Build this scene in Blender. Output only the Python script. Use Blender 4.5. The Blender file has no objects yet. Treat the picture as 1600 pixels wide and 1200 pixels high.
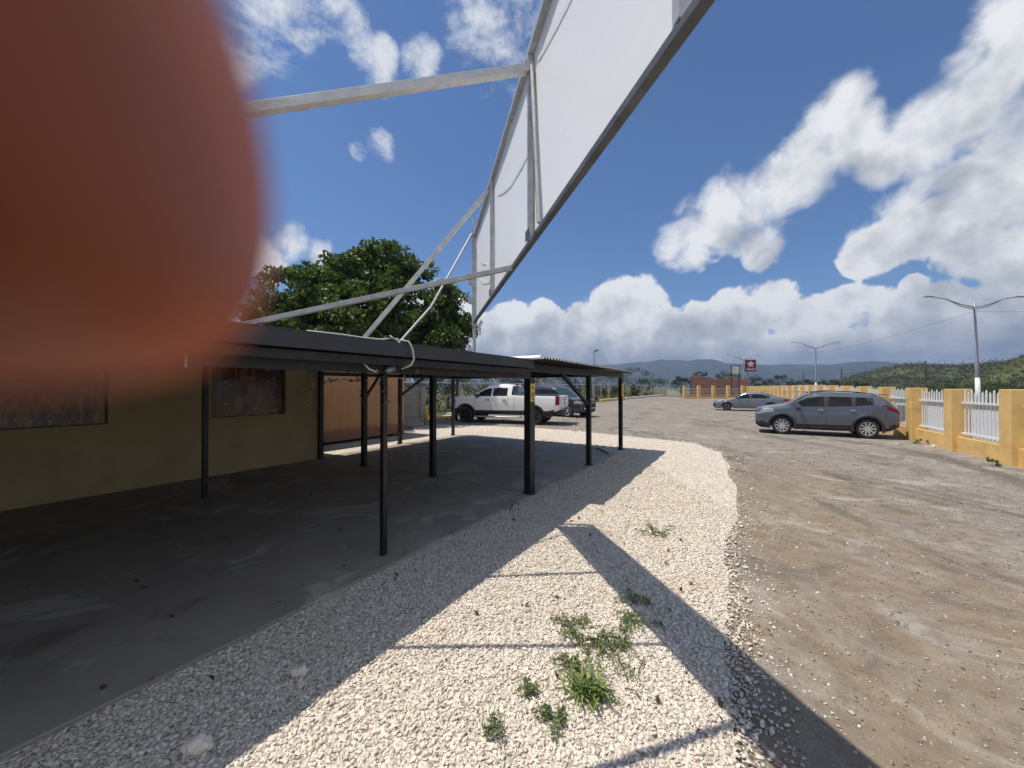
import bpy, bmesh, math, random
import numpy as np
from mathutils import Vector, Matrix, noise
from mathutils.geometry import tessellate_polygon

rng = np.random.default_rng(7)
random.seed(7)
scene = bpy.context.scene
col = scene.collection
R = math.radians
F, HZ, EYE = 601.0, 605.0, 1.8            # survey constants of the photograph: focal length, horizon row, eye height


def G(u, v, h=0.0):
    """ground survey: photo point lying at height h -> world point"""
    z = F * (EYE - h) / (v - HZ)
    return Vector(((u - 800) / F * z, z, h))


def at(u, v, y):
    return Vector(((u - 800) / F * y, y, EYE + (HZ - v) / F * y))


DX, DY = 0.528, 0.849                      # carport axes: t along the slab edge, n towards the gravel


def Lc(n, t, z=0.0):
    return Vector((n * DY + t * DX, -n * DX + t * DY, z))


CANG = math.atan2(DY, DX)

# ------------------------------------------------------------------ helpers
def tag(o, label=None, cat=None, group=None, kind=None):
    if label: o['label'] = label
    if cat: o['category'] = cat
    if group: o['group'] = group
    if kind: o['kind'] = kind
    return o


def empty(name, loc, label, cat, group=None, rz=0.0):
    o = bpy.data.objects.new(name, None)
    col.objects.link(o)
    o.empty_display_size = 0.1
    o.location = loc
    o.rotation_euler = (0, 0, rz)
    tag(o, label, cat, group)
    return o


def copy_tree(o, parent=None):
    c = o.copy()
    col.objects.link(c)
    if parent is not None:
        c.parent = parent
    for ch in list(o.children):
        copy_tree(ch, c)
    return c


class MB:
    def __init__(self):
        self.v = []
        self.f = []

    def add(self, vs, fs):
        b = len(self.v)
        self.v += [tuple(p) for p in vs]
        self.f += [tuple(i + b for i in f) for f in fs]

    def box(self, c, s, rz=0.0, M=None):
        hx, hy, hz = s[0] / 2, s[1] / 2, s[2] / 2
        pts = [Vector((x, y, z)) for x in (-hx, hx) for y in (-hy, hy) for z in (-hz, hz)]
        m = M if M is not None else Matrix.Rotation(rz, 3, 'Z')
        c = Vector(c)
        self.add([c + m @ p for p in pts],
                 [(0, 1, 3, 2), (4, 6, 7, 5), (0, 4, 5, 1), (2, 3, 7, 6), (0, 2, 6, 4), (1, 5, 7, 3)])
        return self

    def bar(self, p0, p1, w, h, up=(0, 0, 1)):
        p0, p1 = Vector(p0), Vector(p1)
        d = p1 - p0
        x = d.normalized()
        u = Vector(up)
        y = u.cross(x)
        if y.length < 1e-4:
            y = Vector((0, 1, 0)).cross(x)
        y.normalize()
        z = x.cross(y)
        M = Matrix((x, y, z)).transposed()
        return self.box((p0 + p1) / 2, (d.length, w, h), M=M)

    def tube(self, pts, rad, seg=8, cap=True):
        pts = [Vector(p) for p in pts]
        if not hasattr(rad, '__len__'):
            rad = [rad] * len(pts)
        vs, fs = [], []
        n = len(pts)
        prev = None
        for i, p in enumerate(pts):
            d = (pts[min(i + 1, n - 1)] - pts[max(i - 1, 0)]).normalized()
            if prev is None:
                a = d.orthogonal().normalized()
            else:
                a = (prev - d * prev.dot(d))
                a = a.normalized() if a.length > 1e-6 else d.orthogonal().normalized()
            prev = a
            b = d.cross(a)
            for k in range(seg):
                th = 2 * math.pi * k / seg
                vs.append(p + (a * math.cos(th) + b * math.sin(th)) * rad[i])
        for i in range(n - 1):
            for k in range(seg):
                k2 = (k + 1) % seg
                fs.append((i * seg + k, i * seg + k2, (i + 1) * seg + k2, (i + 1) * seg + k))
        if cap:
            fs.append(tuple(range(seg))[::-1])
            fs.append(tuple((n - 1) * seg + k for k in range(seg)))
        self.add(vs, fs)
        return self

    def lathe(self, prof, seg=24, M=None, c=(0, 0, 0)):
        """profile (r, h) turned round the local z axis"""
        vs, fs = [], []
        n = len(prof)
        for k in range(seg):
            th = 2 * math.pi * k / seg
            for r, h in prof:
                vs.append(Vector((r * math.cos(th), r * math.sin(th), h)))
        for k in range(seg):
            k2 = (k + 1) % seg
            for i in range(n - 1):
                fs.append((k * n + i, k2 * n + i, k2 * n + i + 1, k * n + i + 1))
        if M is not None:
            vs = [M @ p for p in vs]
        c = Vector(c)
        self.add([p + c for p in vs], fs)
        return self

    def prism(self, poly, z0, z1):
        n = len(poly)
        vs = [(p[0], p[1], z0) for p in poly] + [(p[0], p[1], z1) for p in poly]
        fs = [tuple(range(n))[::-1], tuple(range(n, 2 * n))]
        for i in range(n):
            j = (i + 1) % n
            fs.append((i, j, n + j, n + i))
        self.add(vs, fs)
        return self

    def build(self, name, m, parent=None, smooth=False, bevel=0.0, origin=None):
        me = bpy.data.meshes.new(name)
        v = self.v
        if origin is not None:
            ox, oy, oz = origin
            v = [(a - ox, b - oy, c - oz) for a, b, c in v]
        me.from_pydata(v, [], self.f)
        bm = bmesh.new()
        bm.from_mesh(me)
        bmesh.ops.recalc_face_normals(bm, faces=bm.faces)
        if bevel:
            es = [e for e in bm.edges if len(e.link_faces) == 2 and e.calc_face_angle(0) > 0.9]
            bmesh.ops.bevel(bm, geom=es, offset=bevel, segments=2, affect='EDGES', profile=0.6)
        bm.to_mesh(me)
        bm.free()
        o = bpy.data.objects.new(name, me)
        col.objects.link(o)
        if m is not None:
            me.materials.append(m)
        if smooth:
            me.polygons.foreach_set('use_smooth', [True] * len(me.polygons))
        if parent is not None:
            o.parent = parent
        elif origin is not None:
            o.location = origin
        return o


def mesh_np(name, V, Fa, m, parent=None, loc=None, smooth=False):
    """numpy verts (N,3) and faces (M,k) -> object"""
    me = bpy.data.meshes.new(name)
    k = Fa.shape[1]
    me.vertices.add(len(V))
    me.vertices.foreach_set('co', V.astype(np.float32).ravel())
    me.loops.add(Fa.size)
    me.loops.foreach_set('vertex_index', Fa.astype(np.int32).ravel())
    me.polygons.add(len(Fa))
    me.polygons.foreach_set('loop_start', np.arange(0, Fa.size, k, dtype=np.int32))
    me.polygons.foreach_set('loop_total', np.full(len(Fa), k, dtype=np.int32))
    if smooth:
        me.polygons.foreach_set('use_smooth', np.ones(len(Fa), dtype=bool))
    me.update(calc_edges=True)
    me.validate()
    o = bpy.data.objects.new(name, me)
    col.objects.link(o)
    if m is not None:
        me.materials.append(m)
    if parent is not None:
        o.parent = parent
    if loc is not None:
        o.location = loc
    return o


def root_local(root):
    return tuple(root.location)


# ------------------------------------------------------------------ materials
class NT:
    def __init__(self, tree):
        self.t = tree
        self.n = tree.nodes
        self.l = tree.links

    def node(self, typ, props=None, **ins):
        nd = self.n.new(typ)
        for k, v in (props or {}).items():
            setattr(nd, k, v)
        for k, v in ins.items():
            key = k.replace('_', ' ')
            s = nd.inputs.get(key) if not k.startswith('i') or not k[1:].isdigit() else nd.inputs[int(k[1:])]
            self.set(s, v)
        return nd

    def set(self, s, v):
        if hasattr(v, 'is_output'):
            self.l.new(v, s)
        elif hasattr(v, 'outputs'):
            self.l.new(v.outputs[0], s)
        else:
            if hasattr(s.default_value, '__len__') and hasattr(v, '__len__') and len(v) == 3 and len(s.default_value) == 4:
                v = (*v, 1.0)
            s.default_value = v

    def math(self, op, a, b=0.0, c=None, clamp=False):
        nd = self.n.new('ShaderNodeMath')
        nd.operation = op
        nd.use_clamp = clamp
        self.set(nd.inputs[0], a)
        self.set(nd.inputs[1], b)
        if c is not None:
            self.set(nd.inputs[2], c)
        return nd.outputs[0]

    def vmath(self, op, a, b=None, scale=None):
        nd = self.n.new('ShaderNodeVectorMath')
        nd.operation = op
        self.set(nd.inputs[0], a)
        if b is not None:
            self.set(nd.inputs[1], b)
        if scale is not None:
            self.set(nd.inputs['Scale'], scale)
        return nd.outputs['Value'] if op in ('DOT_PRODUCT', 'LENGTH', 'DISTANCE') else nd.outputs[0]

    def mix(self, fac, a, b, blend='MIX'):
        nd = self.n.new('ShaderNodeMix')
        nd.data_type = 'RGBA'
        nd.blend_type = blend
        self.set(nd.inputs[0], fac)
        self.set(nd.inputs[6], a)
        self.set(nd.inputs[7], b)
        return nd.outputs[2]

    def ramp(self, fac, stops, interp='LINEAR'):
        nd = self.n.new('ShaderNodeValToRGB')
        cr = nd.color_ramp
        cr.interpolation = interp
        while len(cr.elements) > 1:
            cr.elements.remove(cr.elements[-1])
        for i, (p, c) in enumerate(stops):
            e = cr.elements[0] if i == 0 else cr.elements.new(p)
            e.position = p
            if not hasattr(c, '__len__'):
                c = (c, c, c)
            e.color = (*c[:3], 1.0)
        self.set(nd.inputs[0], fac)
        return nd.outputs[0]

    def smooth(self, x, a, b):
        nd = self.n.new('ShaderNodeMapRange')
        nd.interpolation_type = 'SMOOTHSTEP'
        self.set(nd.inputs[0], x)
        self.set(nd.inputs[1], a)
        self.set(nd.inputs[2], b)
        nd.inputs[3].default_value = 0.0
        nd.inputs[4].default_value = 1.0
        return nd.outputs[0]

    def noise(self, vec, scale, detail=4, rough=0.55, dist=0.0, out=0):
        nd = self.n.new('ShaderNodeTexNoise')
        self.set(nd.inputs['Vector'], vec)
        nd.inputs['Scale'].default_value = scale
        nd.inputs['Detail'].default_value = detail
        nd.inputs['Roughness'].default_value = rough
        nd.inputs['Distortion'].default_value = dist
        return nd.outputs[out]

    def voro(self, vec, scale, feature='F1', out='Distance', rnd=1.0, **kw):
        nd = self.n.new('ShaderNodeTexVoronoi')
        nd.feature = feature
        self.set(nd.inputs['Vector'], vec)
        nd.inputs['Scale'].default_value = scale
        nd.inputs['Randomness'].default_value = rnd
        for k, v in kw.items():
            nd.inputs[k].default_value = v
        return nd.outputs[out]


def new_mat(name):
    m = bpy.data.materials.new(name)
    m.use_nodes = True
    nt = NT(m.node_tree)
    b = m.node_tree.nodes['Principled BSDF']
    return m, nt, b


def setp(nt, b, **kw):
    for k, v in kw.items():
        nt.set(b.inputs[k.replace('_', ' ')], v)


def bump(nt, b, h, strength=0.5, dist=0.01):
    nd = nt.n.new('ShaderNodeBump')
    nd.inputs['Strength'].default_value = strength
    nd.inputs['Distance'].default_value = dist
    nt.set(nd.inputs['Height'], h)
    nt.l.new(nd.outputs[0], b.inputs['Normal'])


def pos(nt):
    return nt.node('ShaderNodeNewGeometry').outputs['Position']


def obj_co(nt):
    return nt.node('ShaderNodeTexCoord').outputs['Object']


def simple(name, c, rough=0.6, metal=0.0, var=0.12, scale=6.0, coat=0.0, bmp=0.0, bscale=40.0, dirt=None, dirt_amt=0.4, spec=None):
    """a painted / plain surface with uneven tone, wear and a little relief"""
    m, nt, b = new_mat(name)
    co = obj_co(nt)
    n1 = nt.noise(co, scale, 6, 0.6)
    lo = tuple(x * (1 - var) for x in c)
    hi = tuple(min(1, x * (1 + var)) for x in c)
    cc = nt.ramp(n1, [(0.3, lo), (0.7, hi)])
    if dirt is not None:
        n2 = nt.noise(co, scale * 0.6, 8, 0.7, 0.6)
        cc = nt.mix(nt.math('MULTIPLY', nt.smooth(n2, 0.5, 0.72), dirt_amt), cc, dirt)
    setp(nt, b, Base_Color=cc, Roughness=rough, Metallic=metal)
    if coat:
        setp(nt, b, Coat_Weight=coat, Coat_Roughness=0.04)
    if spec is not None:
        setp(nt, b, Specular_IOR_Level=spec)
    if bmp:
        bump(nt, b, nt.noise(co, bscale, 5, 0.6), bmp, 0.01)
    return m


M = {}
M['black_steel'] = simple('black_painted_steel', (0.010, 0.011, 0.013), 0.45, 0, 0.3, 8, bmp=0.05, dirt=(0.085, 0.05, 0.032), dirt_amt=0.5)
M['fascia'] = simple('charcoal_painted_sheet', (0.03, 0.032, 0.04), 0.42, 0.0, 0.15, 3, bmp=0.05, bscale=12, dirt=(0.07, 0.07, 0.075), dirt_amt=0.35)
M['roof_under'] = simple('dark_roof_sheet', (0.02, 0.02, 0.022), 0.6, 0, 0.3, 4)
M['galv'] = simple('galvanised_steel', (0.46, 0.47, 0.47), 0.42, 0.35, 0.2, 14, bmp=0.08, bscale=90, dirt=(0.30, 0.27, 0.23), dirt_amt=0.5)
M['galv_dark'] = simple('weathered_steel', (0.085, 0.088, 0.095), 0.5, 0.2, 0.35, 10, bmp=0.1, dirt=(0.22, 0.22, 0.22), dirt_amt=0.5)
M['alu'] = simple('bare_aluminium', (0.62, 0.62, 0.61), 0.4, 0.2, 0.14, 14, bmp=0.06, bscale=70, dirt=(0.36, 0.33, 0.28), dirt_amt=0.5)
M['white_plastic'] = simple('white_plastic', (0.72, 0.72, 0.7), 0.4, 0, 0.06)
M['white_paint'] = simple('white_fence_paint', (0.74, 0.74, 0.73), 0.45, 0, 0.08, 5, dirt=(0.5, 0.47, 0.42), dirt_amt=0.4)
M['rubber'] = simple('black_rubber', (0.02, 0.02, 0.021), 0.75, 0, 0.25, 12, dirt=(0.08, 0.07, 0.06), dirt_amt=0.3)
M['trim'] = simple('black_trim', (0.022, 0.023, 0.025), 0.55, 0, 0.15, 10)
M['chrome'] = simple('bright_metal', (0.72, 0.73, 0.75), 0.22, 0.9, 0.05)
M['rim_silver'] = simple('silver_rim', (0.58, 0.59, 0.6), 0.3, 0.6, 0.05)
M['rim_dark'] = simple('black_rim', (0.03, 0.03, 0.032), 0.35, 0.2, 0.1)
M['wood_pole'] = simple('wooden_pole', (0.10, 0.075, 0.055), 0.85, 0, 0.3, 10)
M['lamp_grey'] = simple('grey_lamp_metal', (0.30, 0.31, 0.33), 0.5, 0.3, 0.12, 2)
M['cable_white'] = simple('white_cable', (0.62, 0.6, 0.55), 0.5, 0, 0.1)


def glass_mat(name, c, rough=0.04):
    m, nt, b = new_mat(name)
    co = obj_co(nt)
    setp(nt, b, Base_Color=nt.ramp(nt.noise(co, 3, 3), [(0.3, tuple(x * 0.8 for x in c)), (0.7, c)]), Roughness=rough, IOR=1.5, Specular_IOR_Level=0.3)
    return m


M['tint'] = glass_mat('dark_tinted_glass', (0.012, 0.014, 0.015))
M['tint_clear'] = glass_mat('greenish_car_glass', (0.05, 0.075, 0.075))
M['lens'] = glass_mat('headlight_lens', (0.34, 0.35, 0.37), 0.08)
M['red_lens'] = glass_mat('red_tail_lens', (0.20, 0.012, 0.016), 0.1)


def car_paint(name, c, metal=0.35):
    m, nt, b = new_mat(name)
    co = obj_co(nt)
    fl = nt.noise(co, 900, 1)
    base = nt.ramp(fl, [(0.3, tuple(x * 0.9 for x in c)), (0.7, tuple(min(1, x * 1.1) for x in c))])
    dust = nt.noise(co, 2.2, 6, 0.65)
    z = nt.node('ShaderNodeSeparateXYZ', i0=co).outputs[2]
    low = nt.math('MULTIPLY', nt.smooth(z, 0.75, 0.25), 0.35)
    base = nt.mix(nt.math('MULTIPLY', nt.math('ADD', nt.math('MULTIPLY', dust, 0.15), low), dust), base, (0.30, 0.26, 0.21))
    setp(nt, b, Base_Color=base, Metallic=metal, Roughness=0.36, Coat_Weight=0.8, Coat_Roughness=0.05)
    return m


M['paint_grey'] = car_paint('slate_grey_paint', (0.085, 0.104, 0.135))
M['paint_silver'] = car_paint('mid_grey_paint', (0.15, 0.172, 0.205))
M['paint_white'] = car_paint('white_car_paint', (0.76, 0.76, 0.75), 0.0)
M['paint_navy'] = car_paint('dark_navy_paint', (0.018, 0.022, 0.036))


def leaf_mat(name, c1, c2, trans=0.3, rough=0.5, patch=0.8, patch_c=(0.62, 0.7, 0.7)):
    m = bpy.data.materials.new(name)
    m.use_nodes = True
    nt = NT(m.node_tree)
    b = nt.n['Principled BSDF']
    out = nt.n['Material Output']
    g = nt.node('ShaderNodeNewGeometry')
    rnd = g.outputs['Random Per Island']
    c = nt.ramp(rnd, [(0.0, c1), (0.75, c2), (1.0, tuple(min(1, x * 1.5) for x in c2))])
    big = nt.noise(g.outputs['Position'], patch, 4)
    c = nt.mix(nt.smooth(big, 0.3, 0.7), c, nt.mix(1.0, c, patch_c, 'MULTIPLY'))
    setp(nt, b, Base_Color=c, Roughness=rough, Specular_IOR_Level=0.35)
    tr = nt.node('ShaderNodeBsdfTranslucent')
    nt.set(tr.inputs[0], nt.mix(1.0, c, (1.0, 1.15, 0.5), 'MULTIPLY'))
    mx = nt.node('ShaderNodeMixShader')
    mx.inputs[0].default_value = trans
    nt.l.new(b.outputs[0], mx.inputs[1])
    nt.l.new(tr.outputs[0], mx.inputs[2])
    nt.l.new(mx.outputs[0], out.inputs[0])
    return m


M['leaf_tree'] = leaf_mat('broad_green_leaves', (0.04, 0.07, 0.019), (0.135, 0.185, 0.042))
M['leaf_dark'] = leaf_mat('dark_green_leaves', (0.014, 0.03, 0.012), (0.03, 0.055, 0.02))
M['leaf_pink'] = leaf_mat('pinkish_blossom_leaves', (0.09, 0.06, 0.045), (0.30, 0.15, 0.14))
M['leaf_bush'] = leaf_mat('olive_bush_leaves', (0.04, 0.058, 0.022), (0.10, 0.12, 0.05))
M['leaf_reed'] = leaf_mat('pale_reed_leaves', (0.07, 0.085, 0.045), (0.16, 0.18, 0.10))
M['leaf_dry'] = leaf_mat('dry_brown_leaves', (0.07, 0.05, 0.032), (0.14, 0.10, 0.065))
M['leaf_weed'] = leaf_mat('weed_leaves', (0.15, 0.19, 0.085), (0.27, 0.32, 0.14))
M['leaf_grass'] = leaf_mat('grass_blades', (0.13, 0.18, 0.055), (0.25, 0.32, 0.10))
M['leaf_vine'] = leaf_mat('vine_leaves', (0.07, 0.08, 0.06), (0.22, 0.23, 0.18))
M['bark'] = simple('grey_brown_bark', (0.11, 0.085, 0.062), 0.9, 0, 0.35, 9, bmp=0.4, bscale=20)


def asphalt():
    m, nt, b = new_mat('worn_asphalt_and_dirt')
    p = pos(nt)
    s = nt.node('ShaderNodeSeparateXYZ', i0=p)
    x, y = s.outputs[0], s.outputs[1]
    # distance right of the gravel edge, along the lane
    lane = nt.math('SUBTRACT', x, nt.math('MULTIPLY', y, 0.50))
    wob = nt.noise(p, 0.55, 5, 0.6)
    # stretched along the driving direction
    mp = nt.node('ShaderNodeMapping', {'vector_type': 'POINT'}, Vector=p)
    mp.inputs['Rotation'].default_value = (0, 0, R(27))
    mp.inputs['Scale'].default_value = (1.3, 0.36, 1.0)
    streak = nt.noise(mp.outputs[0], 1.3, 7, 0.65, 0.4)
    fine = nt.noise(p, 55, 4, 0.7)
    mid = nt.noise(p, 5.0, 6, 0.65)
    grey = nt.ramp(mid, [(0.22, (0.135, 0.113, 0.09)), (0.5, (0.25, 0.222, 0.188)), (0.8, (0.38, 0.345, 0.296))])
    dirt = nt.ramp(mid, [(0.2, (0.155, 0.117, 0.080)), (0.78, (0.295, 0.232, 0.163))])
    far = nt.smooth(y, 6.5, 12.0)
    dm = nt.math('SUBTRACT', nt.math('ADD', 1.45, nt.math('MULTIPLY', wob, 2.2)), nt.math('MULTIPLY', lane, 0.52))
    dm = nt.math('MULTIPLY', nt.smooth(dm, 0.2, 1.5), nt.math('SUBTRACT', 1.0, nt.math('MULTIPLY', far, 0.8)))
    dm = nt.math('MULTIPLY', dm, nt.smooth(streak, 0.2, 0.62))
    c = nt.mix(dm, grey, dirt)
    # dark damp / oily bands
    big = nt.noise(mp.outputs[0], 0.42, 5, 0.6, 1.2)
    dark = nt.math('MULTIPLY', nt.smooth(big, 0.49, 0.63), nt.math('MULTIPLY', nt.smooth(streak, 0.40, 0.6), 0.6))
    c = nt.mix(dark, c, (0.068, 0.056, 0.047))
    # oily wheel tracks bending along the fence
    for off in (0.0, -1.55):
        yy = nt.math('SUBTRACT', y, 11.5)
        x0 = nt.math('SUBTRACT', 11.2 + off, nt.math('MULTIPLY', nt.math('MULTIPLY', yy, yy), 0.09))
        dx_ = nt.math('ABSOLUTE', nt.math('ADD', nt.math('SUBTRACT', x, x0), nt.math('MULTIPLY', nt.math('SUBTRACT', wob, 0.5), 0.9)))
        tk = nt.math('MULTIPLY', nt.smooth(dx_, 0.42, 0.08), nt.math('MULTIPLY', nt.smooth(mid, 0.3, 0.6), nt.math('MULTIPLY', nt.smooth(y, 4.0, 8.0), nt.smooth(y, 15.5, 12.5))))
        c = nt.mix(nt.math('MULTIPLY', tk, 0.75 if off == 0 else 0.4), c, (0.06, 0.046, 0.037))
    pt = nt.noise(p, 0.9, 7, 0.7, 0.8)
    c = nt.mix(nt.math('MULTIPLY', nt.smooth(pt, 0.53, 0.68), 0.55), c, (0.46, 0.425, 0.37))
    c = nt.mix(nt.math('MULTIPLY', nt.smooth(pt, 0.46, 0.34), 0.55), c, (0.115, 0.10, 0.086))
    crk = nt.voro(nt.vmath('ADD', p, nt.vmath('SCALE', nt.noise(p, 1.5, 4, out=1), scale=0.9)), 0.35, 'DISTANCE_TO_EDGE')
    c = nt.mix(nt.math('MULTIPLY', nt.smooth(crk, 0.012, 0.002), nt.math('MULTIPLY', far, 0.6)), c, (0.05, 0.045, 0.04))
    # exposed aggregate
    vn = nt.n.new('ShaderNodeTexVoronoi')
    nt.set(vn.inputs['Vector'], p)
    vn.inputs['Scale'].default_value = 42
    rc = nt.node('ShaderNodeSeparateColor', i0=vn.outputs['Color']).outputs[0]
    agg = nt.math('MULTIPLY', nt.smooth(rc, 0.66, 0.8), nt.smooth(vn.outputs['Distance'], 0.5, 0.2))
    agg = nt.math('MULTIPLY', agg, nt.math('SUBTRACT', 0.85, nt.math('MULTIPLY', dm, 0.45)))
    agg = nt.math('MULTIPLY', agg, nt.smooth(mid, 0.35, 0.6))
    c = nt.mix(agg, c, (0.43, 0.40, 0.36))
    pit = nt.math('MULTIPLY', nt.smooth(rc, 0.3, 0.12), nt.math('MULTIPLY', nt.smooth(vn.outputs['Distance'], 0.5, 0.2), 0.5))
    c = nt.mix(pit, c, (0.08, 0.07, 0.06))
    c = nt.mix(nt.math('MULTIPLY', nt.math('SUBTRACT', fine, 0.5), 0.5), c, (0.4, 0.37, 0.33))
    setp(nt, b, Base_Color=c, Roughness=0.93, Specular_IOR_Level=0.2)
    h = nt.math('ADD', nt.math('MULTIPLY', fine, 0.5), nt.math('ADD', nt.math('MULTIPLY', agg, 0.8), nt.math('MULTIPLY', mid, 1.6)))
    bump(nt, b, h, 0.9, 0.014)
    return m


def gravel_sheet():
    m, nt, b = new_mat('crushed_limestone')
    p = pos(nt)
    d2 = nt.vmath('ADD', p, nt.vmath('SCALE', nt.noise(p, 14, 2, out=1), scale=0.03))
    vn = nt.n.new('ShaderNodeTexVoronoi')
    nt.set(vn.inputs['Vector'], d2)
    vn.inputs['Scale'].default_value = 30
    rc = nt.node('ShaderNodeSeparateColor', i0=vn.outputs['Color']).outputs[1]
    stone = nt.ramp(rc, [(0, (0.48, 0.42, 0.35)), (0.35, (0.63, 0.565, 0.475)), (0.8, (0.74, 0.675, 0.57)), (1, (0.62, 0.51, 0.41))])
    gap = nt.smooth(vn.outputs['Distance'], 0.48, 0.75)
    c = nt.mix(nt.math('MULTIPLY', gap, 0.7), stone, (0.24, 0.20, 0.16))
    bigv = nt.noise(p, 0.9, 4)
    c = nt.mix(nt.math('MULTIPLY', nt.smooth(bigv, 0.52, 0.7), 0.25), c, (0.42, 0.33, 0.24))
    setp(nt, b, Base_Color=c, Roughness=0.95, Specular_IOR_Level=0.15)
    bump(nt, b, nt.math('SUBTRACT', 1.0, vn.outputs['Distance']), 0.9, 0.02)
    return m


def stone_mat():
    m, nt, b = new_mat('limestone_chips')
    g = nt.node('ShaderNodeNewGeometry')
    r = g.outputs['Random Per Island']
    c = nt.ramp(r, [(0, (0.50, 0.44, 0.365)), (0.2, (0.64, 0.57, 0.48)), (0.7, (0.75, 0.68, 0.575)), (0.86, (0.82, 0.755, 0.64)), (0.92, (0.66, 0.54, 0.44)), (0.97, (0.46, 0.41, 0.36)), (1, (0.30, 0.27, 0.24))])
    n = nt.noise(g.outputs['Position'], 120, 3)
    c = nt.mix(nt.math('MULTIPLY', nt.smooth(n, 0.5, 0.7), 0.25), c, (0.5, 0.44, 0.37))
    bigv = nt.noise(g.outputs['Position'], 0.9, 4)
    c = nt.mix(nt.math('MULTIPLY', nt.smooth(bigv, 0.52, 0.7), 0.22), c, (0.50, 0.40, 0.30))
    setp(nt, b, Base_Color=c, Roughness=0.92, Specular_IOR_Level=0.2)
    return m


def concrete_slab():
    m, nt, b = new_mat('stained_trowelled_concrete')
    p = pos(nt)
    n1 = nt.noise(p, 0.7, 6, 0.6, 0.8)
    n2 = nt.noise(p, 1.15, 9, 0.66, 0.9)
    n3 = nt.noise(p, 30, 4)
    c = nt.ramp(n1, [(0.3, (0.25, 0.218, 0.175)), (0.7, (0.375, 0.332, 0.27))])
    c = nt.mix(nt.math('MULTIPLY', nt.smooth(n2, 0.53, 0.62), 0.8), c, (0.50, 0.455, 0.385))
    c = nt.mix(nt.math('MULTIPLY', nt.smooth(n2, 0.44, 0.36), 0.4), c, (0.11, 0.10, 0.088))
    c = nt.mix(nt.math('MULTIPLY', n3, 0.2), c, (0.2, 0.19, 0.18))
    setp(nt, b, Base_Color=c, Roughness=nt.ramp(n2, [(0.3, 0.5), (0.7, 0.8)]), Specular_IOR_Level=0.35)
    bump(nt, b, nt.math('ADD', n2, nt.math('MULTIPLY', n3, 0.3)), 0.25, 0.01)
    return m


def terrain_mat(name, cs, scale, bstr=0.6, bdist=2.0):
    m, nt, b = new_mat(name)
    p = pos(nt)
    n1 = nt.noise(p, scale, 8, 0.65)
    n2 = nt.noise(p, scale * 6, 5, 0.6)
    v = nt.math('ADD', nt.math('MULTIPLY', n1, 0.65), nt.math('MULTIPLY', n2, 0.35))
    c = nt.ramp(v, [(0.36, cs[0]), (0.5, cs[1]), (0.64, cs[2])])
    setp(nt, b, Base_Color=c, Roughness=0.95, Specular_IOR_Level=0.1)
    bump(nt, b, n2, bstr, bdist)
    return m


M['asphalt'] = asphalt()
M['gravel'] = gravel_sheet()
M['stone'] = stone_mat()
M['slab'] = concrete_slab()
M['ground'] = terrain_mat('scrubby_ground', [(0.06, 0.065, 0.03), (0.10, 0.105, 0.05), (0.17, 0.15, 0.09)], 0.25, 0.5, 0.3)
M['mountain'] = terrain_mat('wooded_mountain', [(0.014, 0.022, 0.016), (0.032, 0.043, 0.028), (0.075, 0.082, 0.055)], 0.010, 1.0, 25.0)
M['hill'] = terrain_mat('scrub_hill', [(0.04, 0.05, 0.02), (0.085, 0.098, 0.038), (0.15, 0.155, 0.07)], 0.05, 0.8, 2.0)
M['road'] = simple('pale_road', (0.30, 0.30, 0.30), 0.9, 0, 0.1, 2)
M['yellow'] = simple('ochre_yellow_masonry_paint', (0.70, 0.46, 0.165), 0.75, 0, 0.12, 3, bmp=0.15, bscale=30, dirt=(0.42, 0.25, 0.09), dirt_amt=0.45)
M['beige'] = simple('mustard_wall_plaster', (0.43, 0.33, 0.185), 0.85, 0, 0.1, 2, bmp=0.12, bscale=40, dirt=(0.24, 0.19, 0.12), dirt_amt=0.25)
M['kerb_white'] = simple('white_painted_kerb', (0.62, 0.58, 0.5), 0.8, 0, 0.2, 4, dirt=(0.35, 0.3, 0.22), dirt_amt=0.5)
M['kerb_yellow'] = simple('yellow_painted_kerb', (0.66, 0.42, 0.10), 0.8, 0, 0.2, 4, dirt=(0.4, 0.3, 0.18), dirt_amt=0.5)
M['concrete'] = simple('bare_concrete', (0.36, 0.345, 0.31), 0.9, 0, 0.18, 3, bmp=0.2, dirt=(0.2, 0.18, 0.15), dirt_amt=0.4)
M['sign_yellow'] = simple('yellow_sign_plate', (0.70, 0.55, 0.11), 0.5, 0, 0.08, 10)
M['ink'] = simple('dark_print', (0.05, 0.04, 0.02), 0.6, 0, 0.1)
M['sign_red'] = simple('red_sign_face', (0.19, 0.008, 0.018), 0.35, 0, 0.12)
M['sign_black'] = simple('black_sign_edge', (0.02, 0.012, 0.016), 0.4, 0, 0.1)
M['sign_white'] = simple('white_sign_face', (0.78, 0.76, 0.74), 0.4, 0, 0.05)


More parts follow.
